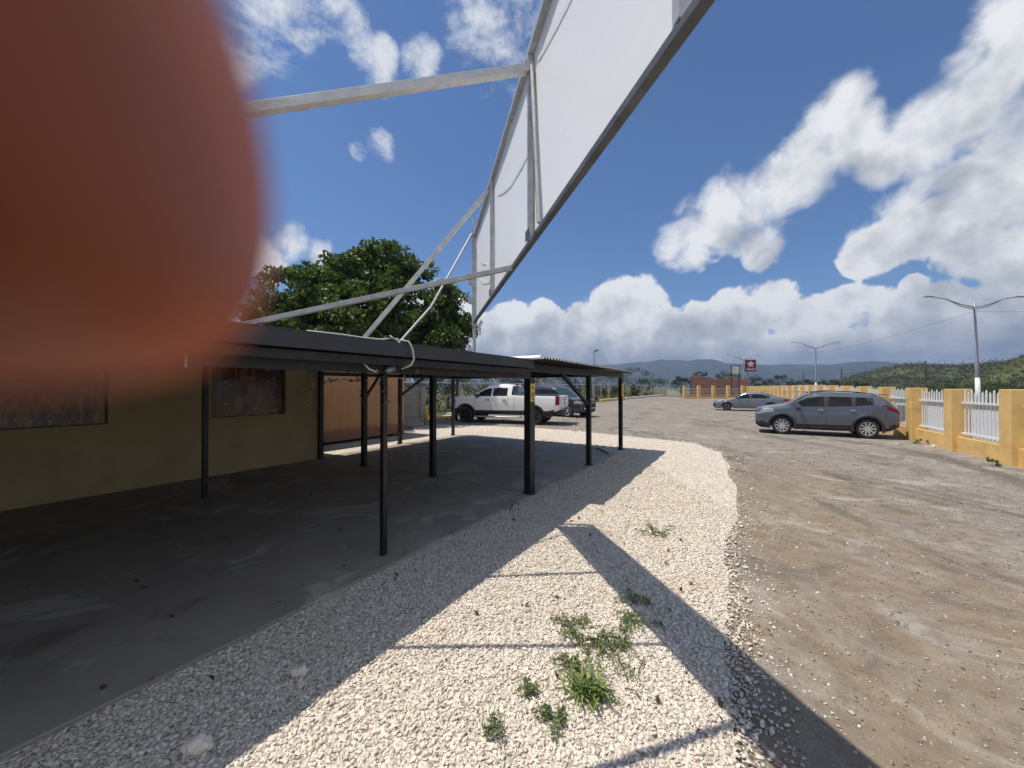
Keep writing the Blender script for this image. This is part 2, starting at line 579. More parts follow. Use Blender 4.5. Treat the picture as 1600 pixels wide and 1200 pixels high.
def block_mat(name, c1, c2, mort, sx, bump_s=0.6, axis='XZ'):
    m, nt, b = new_mat(name)
    co = obj_co(nt)
    s = nt.node('ShaderNodeSeparateXYZ', i0=co)
    cb = nt.node('ShaderNodeCombineXYZ', i0=s.outputs[0], i1=s.outputs[2], i2=0.0)
    bt = nt.node('ShaderNodeTexBrick', i0=cb.outputs[0])
    bt.inputs['Color1'].default_value = (*c1, 1)
    bt.inputs['Color2'].default_value = (*c2, 1)
    bt.inputs['Mortar'].default_value = (*mort, 1)
    bt.inputs['Scale'].default_value = sx
    bt.inputs['Mortar Size'].default_value = 0.018
    n = nt.noise(co, 3, 7, 0.7)
    c = nt.mix(nt.math('MULTIPLY', nt.smooth(n, 0.48, 0.66), 0.4), bt.outputs[0], mort)
    c = nt.mix(nt.math('MULTIPLY', nt.smooth(n, 0.45, 0.35), 0.4), c, tuple(x * 0.5 for x in c1))
    setp(nt, b, Base_Color=c, Roughness=0.9)
    bump(nt, b, bt.outputs[1], -bump_s, 0.01)
    return m


M['brick'] = block_mat('red_brick', (0.27, 0.10, 0.065), (0.36, 0.16, 0.105), (0.34, 0.25, 0.2), 1.6)
M['block'] = block_mat('rough_concrete_blocks', (0.33, 0.315, 0.275), (0.40, 0.385, 0.34), (0.27, 0.25, 0.22), 1.25, 0.3)


def orange_wall():
    m, nt, b = new_mat('orange_brown_ribbed_shutter')
    co = obj_co(nt)
    s = nt.node('ShaderNodeSeparateXYZ', i0=co)
    z = s.outputs[2]
    w = nt.math('SINE', nt.math('MULTIPLY', s.outputs[0], 36.0))
    mp = nt.node('ShaderNodeMapping', Vector=co)
    mp.inputs['Scale'].default_value = (9, 9, 0.35)
    st = nt.noise(mp.outputs[0], 1.0, 6, 0.7)
    c = nt.ramp(st, [(0.3, (0.46, 0.235, 0.10)), (0.7, (0.58, 0.315, 0.145))])
    c = nt.mix(nt.math('MULTIPLY', nt.smooth(w, 0.7, 1.0), 0.2), c, (0.28, 0.12, 0.05))
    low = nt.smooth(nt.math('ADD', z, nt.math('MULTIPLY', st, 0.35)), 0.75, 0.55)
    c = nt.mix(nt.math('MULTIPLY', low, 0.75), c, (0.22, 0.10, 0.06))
    setp(nt, b, Base_Color=c, Roughness=0.6)
    bump(nt, b, w, 0.12, 0.006)
    return m


M['orange'] = orange_wall()


def poster():
    m, nt, b = new_mat('printed_window_film')
    co = obj_co(nt)
    mp = nt.node('ShaderNodeMapping', Vector=co)
    mp.inputs['Rotation'].default_value = (0, 0.5, 0)
    mp.inputs['Scale'].default_value = (2.6, 1.0, 0.8)
    n = nt.noise(mp.outputs[0], 2.2, 7, 0.7, 1.2)
    v = nt.voro(co, 6.0)
    hue = nt.noise(co, 1.4, 2)
    warm = nt.ramp(n, [(0.3, (0.012, 0.008, 0.008)), (0.45, (0.10, 0.012, 0.012)), (0.52, (0.02, 0.012, 0.01)), (0.6, (0.30, 0.14, 0.07)), (0.66, (0.16, 0.03, 0.03)), (0.78, (0.45, 0.34, 0.24))])
    cold = nt.ramp(n, [(0.3, (0.008, 0.012, 0.014)), (0.48, (0.02, 0.10, 0.12)), (0.56, (0.03, 0.03, 0.03)), (0.7, (0.22, 0.30, 0.27))])
    c = nt.mix(nt.smooth(hue, 0.52, 0.62), warm, cold)
    c = nt.mix(nt.math('MULTIPLY', nt.smooth(v, 0.22, 0.1), 0.5), c, (0.4, 0.34, 0.28))
    c = nt.mix(1.0, c, (1.05, 0.8, 0.75), 'MULTIPLY')
    setp(nt, b, Base_Color=c, Roughness=0.2, Coat_Weight=0.2)
    return m


M['poster'] = poster()


def sign_sheet():
    m = bpy.data.materials.new('translucent_sign_film')
    m.use_nodes = True
    nt = NT(m.node_tree)
    b = nt.n['Principled BSDF']
    out = nt.n['Material Output']
    co = obj_co(nt)
    n = nt.noise(co, 1.1, 6, 0.6, 0.7)
    c = nt.ramp(n, [(0.3, (0.91, 0.915, 0.91)), (0.7, (0.94, 0.945, 0.94))])
    mp = nt.node('ShaderNodeMapping', Vector=co)
    mp.inputs['Rotation'].default_value = (0, 0, 0.4)
    mp.inputs['Scale'].default_value = (1.0, 1.0, 4.0)
    w = nt.noise(mp.outputs[0], 1.5, 3, 0.5, 1.0)
    setp(nt, b, Base_Color=c, Roughness=0.3, Specular_IOR_Level=0.45)
    bump(nt, b, w, 0.05, 0.05)
    tr = nt.node('ShaderNodeBsdfTranslucent')
    tr.inputs[0].default_value = (0.8, 0.81, 0.8, 1)
    mx = nt.node('ShaderNodeMixShader')
    mx.inputs[0].default_value = 0.1
    nt.l.new(b.outputs[0], mx.inputs[1])
    nt.l.new(tr.outputs[0], mx.inputs[2])
    nt.l.new(mx.outputs[0], out.inputs[0])
    return m


M['sheet'] = sign_sheet()


def skin():
    m, nt, b = new_mat('brown_skin')
    p = obj_co(nt)
    n = nt.noise(p, 160, 4)
    n2 = nt.noise(p, 1500, 2)
    n3 = nt.noise(p, 70, 3, 0.5, 0.6)
    c = nt.ramp(n, [(0.3, (0.40, 0.088, 0.022)), (0.7, (0.50, 0.118, 0.036))])
    c = nt.mix(nt.smooth(n3, 0.36, 0.62), (0.29, 0.064, 0.018), c)
    setp(nt, b, Base_Color=c, Roughness=0.5, Subsurface_Weight=0.5, Subsurface_Scale=0.006)
    b.inputs['Subsurface Radius'].default_value = (1.0, 0.25, 0.1)
    bump(nt, b, n2, 0.15, 0.0004)
    return m


M['skin'] = skin()


def chainlink():
    m = bpy.data.materials.new('chain_link_wire')
    m.use_nodes = True
    nt = NT(m.node_tree)
    b = nt.n['Principled BSDF']
    out = nt.n['Material Output']
    co = obj_co(nt)
    s = nt.node('ShaderNodeSeparateXYZ', i0=co)
    a = nt.math('ADD', s.outputs[0], s.outputs[2])
    c = nt.math('SUBTRACT', s.outputs[0], s.outputs[2])
    la = nt.math('ABSOLUTE', nt.math('SUBTRACT', nt.math('FRACT', nt.math('MULTIPLY', a, 10.0)), 0.5))
    lb = nt.math('ABSOLUTE', nt.math('SUBTRACT', nt.math('FRACT', nt.math('MULTIPLY', c, 10.0)), 0.5))
    wire = nt.math('GREATER_THAN', nt.math('MAXIMUM', la, lb), 0.455)
    setp(nt, b, Base_Color=(0.30, 0.29, 0.27), Roughness=0.6, Metallic=0.3)
    tr = nt.node('ShaderNodeBsdfTransparent')
    mx = nt.node('ShaderNodeMixShader')
    nt.l.new(wire, mx.inputs[0])
    nt.l.new(tr.outputs[0], mx.inputs[1])
    nt.l.new(b.outputs[0], mx.inputs[2])
    nt.l.new(mx.outputs[0], out.inputs[0])
    return m


M['chainlink'] = chainlink()

# ------------------------------------------------------------------ foliage makers
def leaves(centers, size, aspect=0.5, up=0.3):
    """leaf-sized folded quads at centers -> verts, faces"""
    n = len(centers)
    d = rng.normal(size=(n, 3))
    d[:, 2] -= 0.25
    d /= np.linalg.norm(d, axis=1)[:, None]
    nr = rng.normal(size=(n, 3))
    nr[:, 2] += up * 3
    s = np.cross(d, nr)
    s /= np.linalg.norm(s, axis=1)[:, None] + 1e-9
    nn = np.cross(s, d)
    sz = size * rng.uniform(0.6, 1.35, n)[:, None]
    w = sz * aspect * 0.5
    V = np.empty((n, 4, 3))
    V[:, 0] = centers - d * sz * 0.5
    V[:, 1] = centers + s * w + nn * sz * 0.06
    V[:, 2] = centers + d * sz * 0.5 - nn * sz * 0.08
    V[:, 3] = centers - s * w + nn * sz * 0.06
    Fa = np.arange(n * 4).reshape(n, 4)
    return V.reshape(-1, 3), Fa


def shell_points(n, r, squash=0.85, inner=0.35):
    d = rng.normal(size=(n, 3))
    d /= np.linalg.norm(d, axis=1)[:, None]
    rr = r * (inner + (1 - inner) * rng.random(n) ** 0.45)
    p = d * rr[:, None]
    p[:, 2] *= squash
    return p


def crown_points(lobes, clumps, per, clump_r, holes=0.0):
    """lobes: (center, radii). clumps are spread over each lobe's outer shell"""
    pts = []
    tot = sum(l[1][0] * l[1][1] for l in lobes)
    for c, rad in lobes:
        k = max(3, int(clumps * rad[0] * rad[1] / tot))
        cc = shell_points(k, 1.0, 1.0, 0.6) * np.array(rad) + np.array(c)
        for q in cc:
            cr = clump_r * rng.uniform(0.6, 1.3)
            m = int(per * rng.uniform(0.7, 1.3))
            pts.append(q + shell_points(m, cr, 0.7, 0.2))
    return np.concatenate(pts)


def tree(name, base, lobes, clumps, per, clump_r, leaf, mat, label, group=None, trunk_r=0.2, limbs=6, aspect=0.5, cat='tree', extra=None):
    base = Vector(base)
    root = empty(name, base, label, cat, group)
    pts = crown_points(lobes, clumps, per, clump_r)
    V, Fa = leaves(pts, leaf, aspect)
    mesh_np('crown', V, Fa, mat, root)
    mb = MB()
    top = np.mean([l[0] for l in lobes], axis=0)
    hb = top[2] * 0.55
    mid = Vector((top[0] * 0.4, top[1] * 0.4, hb * 0.6))
    fork = Vector((top[0] * 0.7, top[1] * 0.7, hb))
    mb.tube([(0, 0, -0.05), (0.02, 0, 0.25), mid, fork], [trunk_r * 1.35, trunk_r * 1.05, trunk_r * 0.85, trunk_r * 0.65], 9)
    for i in range(limbs):
        l = lobes[i % len(lobes)]
        e = Vector(l[0]) + Vector((random.uniform(-.5, .5) * l[1][0], random.uniform(-.5, .5) * l[1][1], random.uniform(-.3, .4) * l[1][2]))
        s = mid.lerp(fork, random.uniform(0.4, 1.0))
        m_ = s.lerp(e, 0.5) + Vector((0, 0, 0.12 * (e - s).length))
        mb.tube([s, m_, e], [trunk_r * 0.45, trunk_r * 0.28, trunk_r * 0.08], 6)
    mb.build('trunk', M['bark'], root, smooth=True)
    return root


def bush(name, base, w, d, h, n, leaf, mat, label, group=None, cat='bush', spikes=0, smat=None, aspect=0.5):
    root = empty(name, base, label, cat, group)
    k = max(4, n // 60)
    c = rng.uniform(-1, 1, (k, 3)) * np.array([w / 2, d / 2, h * 0.38]) + np.array([0, 0, h * 0.5])
    c[:, 2] *= (1 - 0.35 * (np.abs(c[:, 0]) / (w / 2)) ** 2)
    pts = np.concatenate([q + shell_points(max(5, n // k), min(w, h) * 0.24 * rng.uniform(.6, 1.3), 0.9, 0.1) for q in c])
    pts[:, 2] = np.abs(pts[:, 2]) + 0.02
    V, Fa = leaves(pts, leaf, aspect)
    mesh_np('foliage', V, Fa, mat, root)
    mb = MB()
    for i in range(max(5, spikes)):
        x, y = random.uniform(-w / 2, w / 2) * 0.8, random.uniform(-d / 2, d / 2) * 0.8
        hh = h * random.uniform(0.7, 1.25 if spikes else 0.9)
        mb.tube([(x * 0.6, y * 0.6, 0), (x, y, hh * 0.5), (x * 1.15 + random.uniform(-.15, .15) * h, y * 1.1, hh)],
                [0.03 * h / 2, 0.02 * h / 2, 0.008 * h / 2], 5)
    mb.build('stem', smat or M['bark'], root)
    return root

# ------------------------------------------------------------------ setting
def sheet(name, poly, z, m, kind='structure', jitter=0.0, step=0.5):
    pts = []
    n = len(poly)
    for i in range(n):
        a, b = Vector(poly[i][:2]), Vector(poly[(i + 1) % n][:2])
        k = max(1, int((b - a).length / step)) if jitter else 1
        for j in range(k):
            p = a.lerp(b, j / k)
            if jitter:
                q = noise.noise_vector(Vector((p.x * 1.1, p.y * 1.1, 3.0))) + noise.noise_vector(Vector((p.x * 4, p.y * 4, 9.0))) * 0.4
                p = p + Vector((q.x, q.y)) * jitter
            pts.append((p.x, p.y, z))
    tris = tessellate_polygon([[Vector(p) for p in pts]])
    fs = []
    for a, b, c in tris:
        A, B, C = (Vector(pts[i]) for i in (a, b, c))
        fs.append((a, b, c) if (B - A).cross(C - A).z > 0 else (a, c, b))
    me = bpy.data.meshes.new(name)
    me.from_pydata(pts, [], fs)
    o = bpy.data.objects.new(name, me)
    col.objects.link(o)
    me.materials.append(m)
    if kind:
        o['kind'] = kind
    return o


FS = 0.4992                                 # the yellow fence: x = FS*y + 7.07


def fx(y):
    return FS * y + 7.2


sheet('ground', [(-3800, -300), (3800, -300), (3800, 3800), (-3800, 3800)], -0.03, M['ground'])
sheet('road', [(fx(-12) + 1.2, -12), (fx(-12) + 15, -12), (fx(160) + 15, 160), (fx(160) + 1.2, 160)], -0.012, M['road'])
sheet('parking_lot', [(-30, -10), (fx(-10) + 0.1, -10), (fx(60.5) + 0.1, 57.5), (35, 63), (28.6, 76), (10.8, 46.6), (-3.6, 23), (-8, 21), (-12, 19.5), (-30, 14)], 0.0, M['asphalt'])
edge_r = [G(u, v) for u, v in [(1150, 1200), (1143, 1080), (1137, 990), (1132, 930), (1128, 880), (1140, 830), (1153, 785), (1138, 735), (1128, 708), (1085, 693), (1040, 688)]]
edge_f = [G(u, v) for u, v in [(960, 680), (900, 674), (850, 670), (790, 667), (720, 664), (680, 664), (645, 668)]]
gp = [(0.95, -5)] + [(1.04, 0.4)] + [tuple(p[:2]) for p in edge_r + edge_f] + [tuple(Lc(-11.3, 11)[:2]), tuple(Lc(-11.3, -4)[:2])]
sheet('gravel_bed', gp, 0.012, M['gravel'], 'structure', jitter=0.09, step=0.3)
mb = MB()
sl = [Lc(-12, -7), Lc(-3.07, -7), Lc(-3.07, 5.62), Lc(-9.2, 5.62), Lc(-9.2, 5.62), Lc(-12, 5.62)]
mb.prism([Lc(-9.1, -7), Lc(-3.07, -7), Lc(-3.07, 5.64), Lc(-9.1, 5.64)], -0.1, 0.034)
mb.prism([Lc(-9.3, 5.655), Lc(-3.09, 5.655), Lc(-3.09, 10.95), Lc(-9.3, 10.95)], -0.1, 0.032)
tag(mb.build('concrete_slab', M['slab'], bevel=0.012), kind='structure')

# crushed stone, laid one by one where the photo resolves it
def icosa():
    t = (1 + 5 ** 0.5) / 2
    v = np.array([(-1, t, 0), (1, t, 0), (-1, -t, 0), (1, -t, 0), (0, -1, t), (0, 1, t), (0, -1, -t), (0, 1, -t), (t, 0, -1), (t, 0, 1), (-t, 0, -1), (-t, 0, 1)], float)
    v /= np.linalg.norm(v[0])
    f = np.array([(0, 11, 5), (0, 5, 1), (0, 1, 7), (0, 7, 10), (0, 10, 11), (1, 5, 9), (5, 11, 4), (11, 10, 2), (10, 7, 6), (7, 1, 8), (3, 9, 4), (3, 4, 2), (3, 2, 6), (3, 6, 8), (3, 8, 9), (4, 9, 5), (2, 4, 11), (6, 2, 10), (8, 6, 7), (9, 8, 1)])
    return v, f


def inside(poly, P):
    x, y = P[:, 0], P[:, 1]
    ins = np.zeros(len(P), bool)
    n = len(poly)
    for i in range(n):
        x1, y1 = poly[i]
        x2, y2 = poly[(i + 1) % n]
        if y1 == y2:
            continue
        c = ((y1 > y) != (y2 > y)) & (x < (x2 - x1) * (y - y1) / (y2 - y1) + x1)
        ins ^= c
    return ins


def stones(name, P, rad, zb, m, kind='stuff'):
    iv, jf = icosa()
    var = []
    for k in range(24):
        v = iv * rng.uniform(0.55, 1.35, (12, 1)) + rng.normal(0, 0.16, (12, 3))
        v *= np.array([1.3, 0.92, 0.62]) * rng.uniform(0.85, 1.15, 3)
        var.append(v)
    var = np.array(var)
    n = len(P)
    which = rng.integers(0, 24, n)
    a = rng.uniform(0, 2 * np.pi, n)
    tl = rng.normal(0, 0.35, (n, 2))
    V = var[which] * rad[:, None, None]
    ca, sa = np.cos(a)[:, None], np.sin(a)[:, None]
    X, Y, Z = V[..., 0], V[..., 1], V[..., 2]
    Z2 = Z + X * np.sin(tl[:, :1]) + Y * np.sin(tl[:, 1:])
    W = np.stack([X * ca - Y * sa + P[:, :1], X * sa + Y * ca + P[:, 1:2], Z2 + zb + rad[:, None] * rng.uniform(0.05, 0.55, n)[:, None]], -1)
    Fa = (jf[None] + (np.arange(n) * 12)[:, None, None]).reshape(-1, 3)
    return mesh_np(name, W.reshape(-1, 3), Fa, m)


cand = np.stack([rng.uniform(-7.5, 3.2, 640000), rng.uniform(0.9, 10.5, 640000)], -1)
nn = cand[:, 0] * DY - cand[:, 1] * DX
tt = cand[:, 0] * DX + cand[:, 1] * DY
vis = (np.abs(cand[:, 0]) < cand[:, 1] * 1.36 + 0.1) & (nn > -3.06 + 0.01)
gpoly = [tuple(p) for p in gp]
jit = np.stack([rng.normal(0, 0.11, len(cand)), rng.normal(0, 0.06, len(cand))], -1)
ok = vis & inside(gpoly, cand + jit)
den = np.clip(6000 - 420 * cand[:, 1], 1700, 6000) / (640000 / (10.7 * 9.6))
ok &= rng.random(len(cand)) < den
P = cand[ok]
rad = np.clip(rng.lognormal(math.log(0.0080), 0.34, len(P)), 0.004, 0.0135) * (1 + 0.02 * P[:, 1])
tag(stones('gravel', P, rad, 0.012, M['stone']), kind='stuff')
# grit bedded in the dirt of the lot
P = np.stack([rng.uniform(0.9, 11, 26000), 1.5 + 9.5 * rng.random(26000) ** 1.3], -1)
P = P[(~inside(gpoly, P)) & (P[:, 0] < fx(P[:, 1]) - 0.3) & (P[:, 0] < P[:, 1] * 1.36 + 0.1)]
gm, gnt, gb = new_mat('lot_grit')
gr_ = gnt.node('ShaderNodeNewGeometry').outputs['Random Per Island']
setp(gnt, gb, Base_Color=gnt.ramp(gr_, [(0, (0.10, 0.085, 0.07)), (0.3, (0.26, 0.225, 0.18)), (0.7, (0.36, 0.325, 0.27)), (1, (0.52, 0.48, 0.42))]), Roughness=0.95)
tag(stones('grit', P, np.clip(rng.lognormal(math.log(0.0048), 0.38, len(P)), 0, 0.0095) * (1 + 0.03 * P[:, 1]), -0.001, gm), kind='stuff')
# stray chips kicked on to the dirt and a few on the lot
er = np.array([tuple(p[:2]) for p in edge_r])
k = 3800
ef = np.array([tuple(p[:2]) for p in edge_f[:3]])
er = np.concatenate([er, ef])
i0 = rng.integers(0, len(er) - 1, k)
f0 = rng.random(k)[:, None]
P = er[i0] * (1 - f0) + er[i0 + 1] * f0
P[:, 0] += rng.exponential(0.16, k) - 0.08
P[:, 1] += rng.normal(0, 0.05, k) + np.where(i0 > 7, rng.exponential(0.22, k) - 0.1, 0)
P2 = np.stack([rng.uniform(1.2, 7, 120), rng.uniform(1.6, 9, 120)], -1)
P = np.concatenate([P, P2[P2[:, 0] < fx(P2[:, 1]) - 0.5]])
tag(stones('stray_gravel', P, np.clip(rng.lognormal(math.log(0.0070), 0.36, len(P)), 0, 0.014) * (1 + 0.03 * P[:, 1]), 0.002, M['stone']), kind='stuff')


def rock(u, v, r, label):
    p = G(u, v, 0.02)
    bm = bmesh.new()
    bmesh.ops.create_icosphere(bm, subdivisions=3, radius=r)
    for q in bm.verts:
        s = q.co.normalized()
        k = 1 + 0.35 * noise.noise(s * 1.6 + Vector((u, v, 0))) + 0.10 * noise.noise(s * 5 + Vector((v, u, 0)))
        q.co = Vector((q.co.x * 1.2, q.co.y * 0.9, q.co.z * 0.7)) * k
    me = bpy.data.meshes.new('rock')
    bm.to_mesh(me)
    bm.free()
    me.materials.append(M['stone'])
    o = bpy.data.objects.new('rock', me)
    col.objects.link(o)
    o.location = p + Vector((0, 0, r * 0.45))
    tag(o, label, 'rock', 'larger rocks lying in the gravel')


rock(469, 1051, 0.042, 'pale fist sized rock lying in the shaded gravel beside the slab, farther from the camera')
rock(313, 1168, 0.052, 'pale angular rock in the shaded gravel at the very bottom of the picture')

# ------------------------------------------------------------------ building on the left
bl = empty('building', Lc(-9.12, 0), 'low mustard building with poster windows and an orange brown shutter behind the carport', 'building', rz=CANG)
# local axes of the building: x along t, y towards the back (-n)
mb = MB()
H0 = 2.75
openings = [(-0.4, 1.92), (3.30, 4.80)]
z0, z1 = 1.16, 2.30
xs = [-9.0, -0.4, 1.92, 3.30, 4.80, 5.55]
for i in range(len(xs) - 1):
    a, b_ = xs[i], xs[i + 1]
    if (a, b_) in openings:
        mb.box(((a + b_) / 2, 0.1, z0 / 2), (b_ - a, 0.2, z0))
        mb.box(((a + b_) / 2, 0.1, (z1 + H0) / 2), (b_ - a, 0.2, H0 - z1))
    else:
        mb.box(((a + b_) / 2, 0.1, H0 / 2), (b_ - a, 0.2, H0))
mb.box((5.45, 1.1, H0 / 2), (0.2, 1.8, H0))
mb.box((-4.1, -3.0, H0 / 2), (0.2, 6.0, H0))  # unseen end wall, added to keep light out of the carport's near end
mb.build('wall', M['beige'], bl)
for a, b_ in openings:
    w = MB()
    w.box(((a + b_) / 2, 0.10, (z0 + z1) / 2), (b_ - a - 0.06, 0.03, z1 - z0 - 0.06))
    wo = w.build('window', M['poster'], bl)
    f = MB()
    for x in (a + 0.015, b_ - 0.015):
        f.box((x, 0.05, (z0 + z1) / 2), (0.03, 0.12, z1 - z0))
    f.box(((a + b_) / 2, 0.05, z1 - 0.015), (b_ - a - 0.06, 0.12, 0.03))
    f.box(((a + b_) / 2, 0.04, z0 + 0.015), (b_ - a - 0.06, 0.15, 0.03))
    f.build('window_frame', M['beige'], wo)
    if a > 2:
        d = MB()                                # the printed marks on the film: a pale round badge and a row of letters
        MX = Matrix.Rotation(R(90), 3, 'X')
        d.lathe([(0.0, 0.0), (0.07, 0.0), (0.07, -0.004)], 20, MX, (a + 0.82, 0.08, z0 + 0.62))
        pale = simple('pale_print', (0.22, 0.27, 0.23), 0.5)
        d.build('printed_disc', pale, wo)
        d = MB()
        for i, (w_, h_) in enumerate([(.04, .06), (.045, .06), (.03, .06), (.04, .06), (.045, .05), (.045, .07), (.05, .06), (.05, .09)]):
            d = MB(); d.box((a + 0.82 + i * 0.068, 0.081, z0 + 0.12), (w_, 0.004, h_)); d.build('letter', pale, wo)
        e = MB()
        e.lathe([(0.0, 0.0), (0.1, 0.0), (0.1, -0.004)], 20, MX @ Matrix.Diagonal((1.4, 0.5, 1)), (a + 0.75, 0.081, z0 + 0.82))
        e.build('printed_badge', simple('brown_print', (0.24, 0.14, 0.07), 0.5), wo)
mb = MB()
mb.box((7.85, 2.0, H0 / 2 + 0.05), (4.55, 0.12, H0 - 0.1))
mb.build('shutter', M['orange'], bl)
mb = MB()
mb.box((10.13 - 0.02, 4.2, H0 / 2), (0.16, 4.2, H0))
mb.box((-1.7, 6.4, H0 / 2), (23.5, 0.2, H0))
mb.build('rear_wall', M['beige'], bl)
mb = MB()
mb.box((-1.8, 3.25, H0 + 0.061), (14.9, 6.5, 0.12))
mb.box((7.9, 4.2, H0 + 0.061), (4.6, 4.6, 0.12))
mb.build('roof', M['roof_under'], bl)

# ------------------------------------------------------------------ carport with the charcoal fascia
cp = empty('carport', Lc(-3.15, 0), 'charcoal flat roofed carport on thin black posts over the concrete slab', 'carport', rz=CANG)
# local: x along t, y = n measured back from the front posts (y positive = towards the building)
def Ln(n):
    return -(n + 3.15)


mb = MB()
rise = 0.36 / 6.16                         # the roof climbs towards the building
RS = Matrix.Rotation(math.atan(rise), 3, 'X')


def rz_(n):
    return 2.165 + (-n - 2.97) * rise


mb.box(((-7 + 5.3) / 2, Ln(-6.05), rz_(-6.05)), (12.3, 6.16, 0.05), M=RS)
for t in np.arange(-6.6, 5.2, 0.42):
    mb.box((t, Ln(-6.05), rz_(-6.05) - 0.05), (0.05, 6.0, 0.048), M=RS)
mb.build('roof', M['roof_under'], cp)
mb = MB()
mb.box(((-7 + 5.31) / 2, Ln(-2.905), 2.16), (12.31, 0.035, 0.125))
mb.box(((-7 + 5.31) / 2, Ln(-2.95), 2.2265), (12.31, 0.13, 0.012))
mb.build('fascia', M['fascia'], cp, bevel=0.004)
mb = MB()
mb.box(((-7 + 5.31) / 2, Ln(-2.985), 2.05), (12.3, 0.05, 0.075))
mb.build('gutter', M['black_steel'], cp, bevel=0.006)
mb = MB()
mb.box(((-7 + 5.6) / 2, Ln(-3.15), 1.985), (12.6, 0.07, 0.09))
mb.box(((-7 + 5.6) / 2, Ln(-7.4), 2.28), (12.6, 0.07, 0.12))
for t in (-3.0, -0.1, 2.72, 5.62):
    mb.box((t, Ln(-6.2), rz_(-6.2) - (0.155 if t > 5 else 0.14)), (0.075, 5.85, 0.10 if t > 5 else 0.07), M=RS)
mb.build('roof_beam', M['black_steel'], cp)


def post(parent, n, t, w, h, base=True, wt=None):
    m_ = MB()
    m_.box((t, Ln(n), h / 2 + 0.015), (wt or w, w, h))
    if base:
        m_.box((t, Ln(n), 0.038), (w + 0.07, w + 0.07, 0.012))
    return m_.build('post', M['black_steel'], parent, bevel=0.004)


for n, t, w in [(-3.3, 2.74, .055), (-7.4, 2.63, .07), (-3.15, 5.62, .115), (-5.37, 5.66, .10), (-7.4, 5.6, .10), (-9.07, 5.6, .10), (-3.3, -0.4, .055), (-7.4, -0.4, .07)]:
    post(cp, n, t, w, 1.93 if n > -4 else rz_(n) - 0.22, base=w > 0.08, wt=0.17 if w == .115 else None)
mb = MB()
mb.bar(Lc(0, 0) + Vector((5.62, Ln(-7.4), 1.55)), Vector((6.15, Ln(-7.4), 2.25)), 0.05, 0.05)
mb.build('brace', M['black_steel'], cp)

# ------------------------------------------------------------------ corrugated canopy beyond it
cc = empty('corrugated_canopy', Lc(-3.15, 5.7), 'dark corrugated sheet canopy with braced posts beyond the charcoal carport', 'carport', rz=CANG)
mb = MB()
ts = np.arange(-0.42, 5.32, 0.0166)
ns = [(-2.70, -2.80), (-4.6, -4.6), (-6.5, -6.5), (-9.75, -9.75)]
vs, fs = [], []
for layer in (0, 1):
    for t in ts:
        z = 2.255 + 0.019 * math.sin(t * 2 * math.pi / 0.1) - (0.004 if layer else 0)
        f_ = (t + 0.42) / 5.74
        for a, b_ in ns:
            nv = a + (b_ - a) * f_ + (0.012 * math.sin(t * 7) if a > -3 else 0)
            vs.append((t, Ln(nv), z - 0.03 * f_ + (0.02 * (-(nv) - 2.7) / 7)))
q = len(ns)
N = len(ts) * q
for layer in (0, 1):
    for i in range(len(ts) - 1):
        for j in range(q - 1):
            a = layer * N + i * q + j
            fs.append((a, a + 1, a + q + 1, a + q))
for i in range(len(ts) - 1):
    a = i * q
    fs.append((a, a + q, a + q + N, a + N))
mb.add(vs, fs)
mb.build('roof_sheet', simple('dark_weathered_corrugated_sheet', (0.055, 0.058, 0.055), 0.5, 0.2, 0.3, 3, dirt=(0.16, 0.13, 0.10), dirt_amt=0.4), cc)
mb = MB()
mb.box((-0.455, Ln(-6.2), 2.272), (0.055, 6.9, 0.012), M=Matrix.Rotation(R(-42), 3, 'Y'))
mb.build('end_flashing', M['alu'], cc)
mb = MB()
mb.box((2.6, Ln(-3.15), 2.13), (5.55, 0.07, 0.13))
mb.box((2.6, Ln(-6.07), 2.15), (5.55, 0.07, 0.10))
mb.box((2.6, Ln(-9.42), 2.15), (5.55, 0.07, 0.10))
for t in (2.7, 5.2):
    mb.box((t, Ln(-6.3), 2.16), (0.07, 6.1, 0.11))
for n in (-4.2, -5.2, -7.2, -8.3):
    mb.box((2.5, Ln(n), 2.222), (5.7, 0.04, 0.03))
mb.build('roof_beam', M['black_steel'], cc)
for n, t, w in [(-3.15, 2.68, .10), (-3.15, 5.2, .10), (-6.07, 5.2, .08), (-9.42, 2.75, .10), (-9.42, 5.3, .09)]:
    post(cc, n, t, w, 2.06)
mb = MB()
mb.bar((1.2, Ln(-3.15), 2.07), (2.64, Ln(-3.15), 1.40), 0.06, 0.06)
mb.build('brace', M['black_steel'], cc)
mb = MB()
mb.bar((2.8, Ln(-9.42), 1.55), (3.75, Ln(-9.42), 2.1), 0.07, 0.07)
mb.build('brace', M['black_steel'], cc)


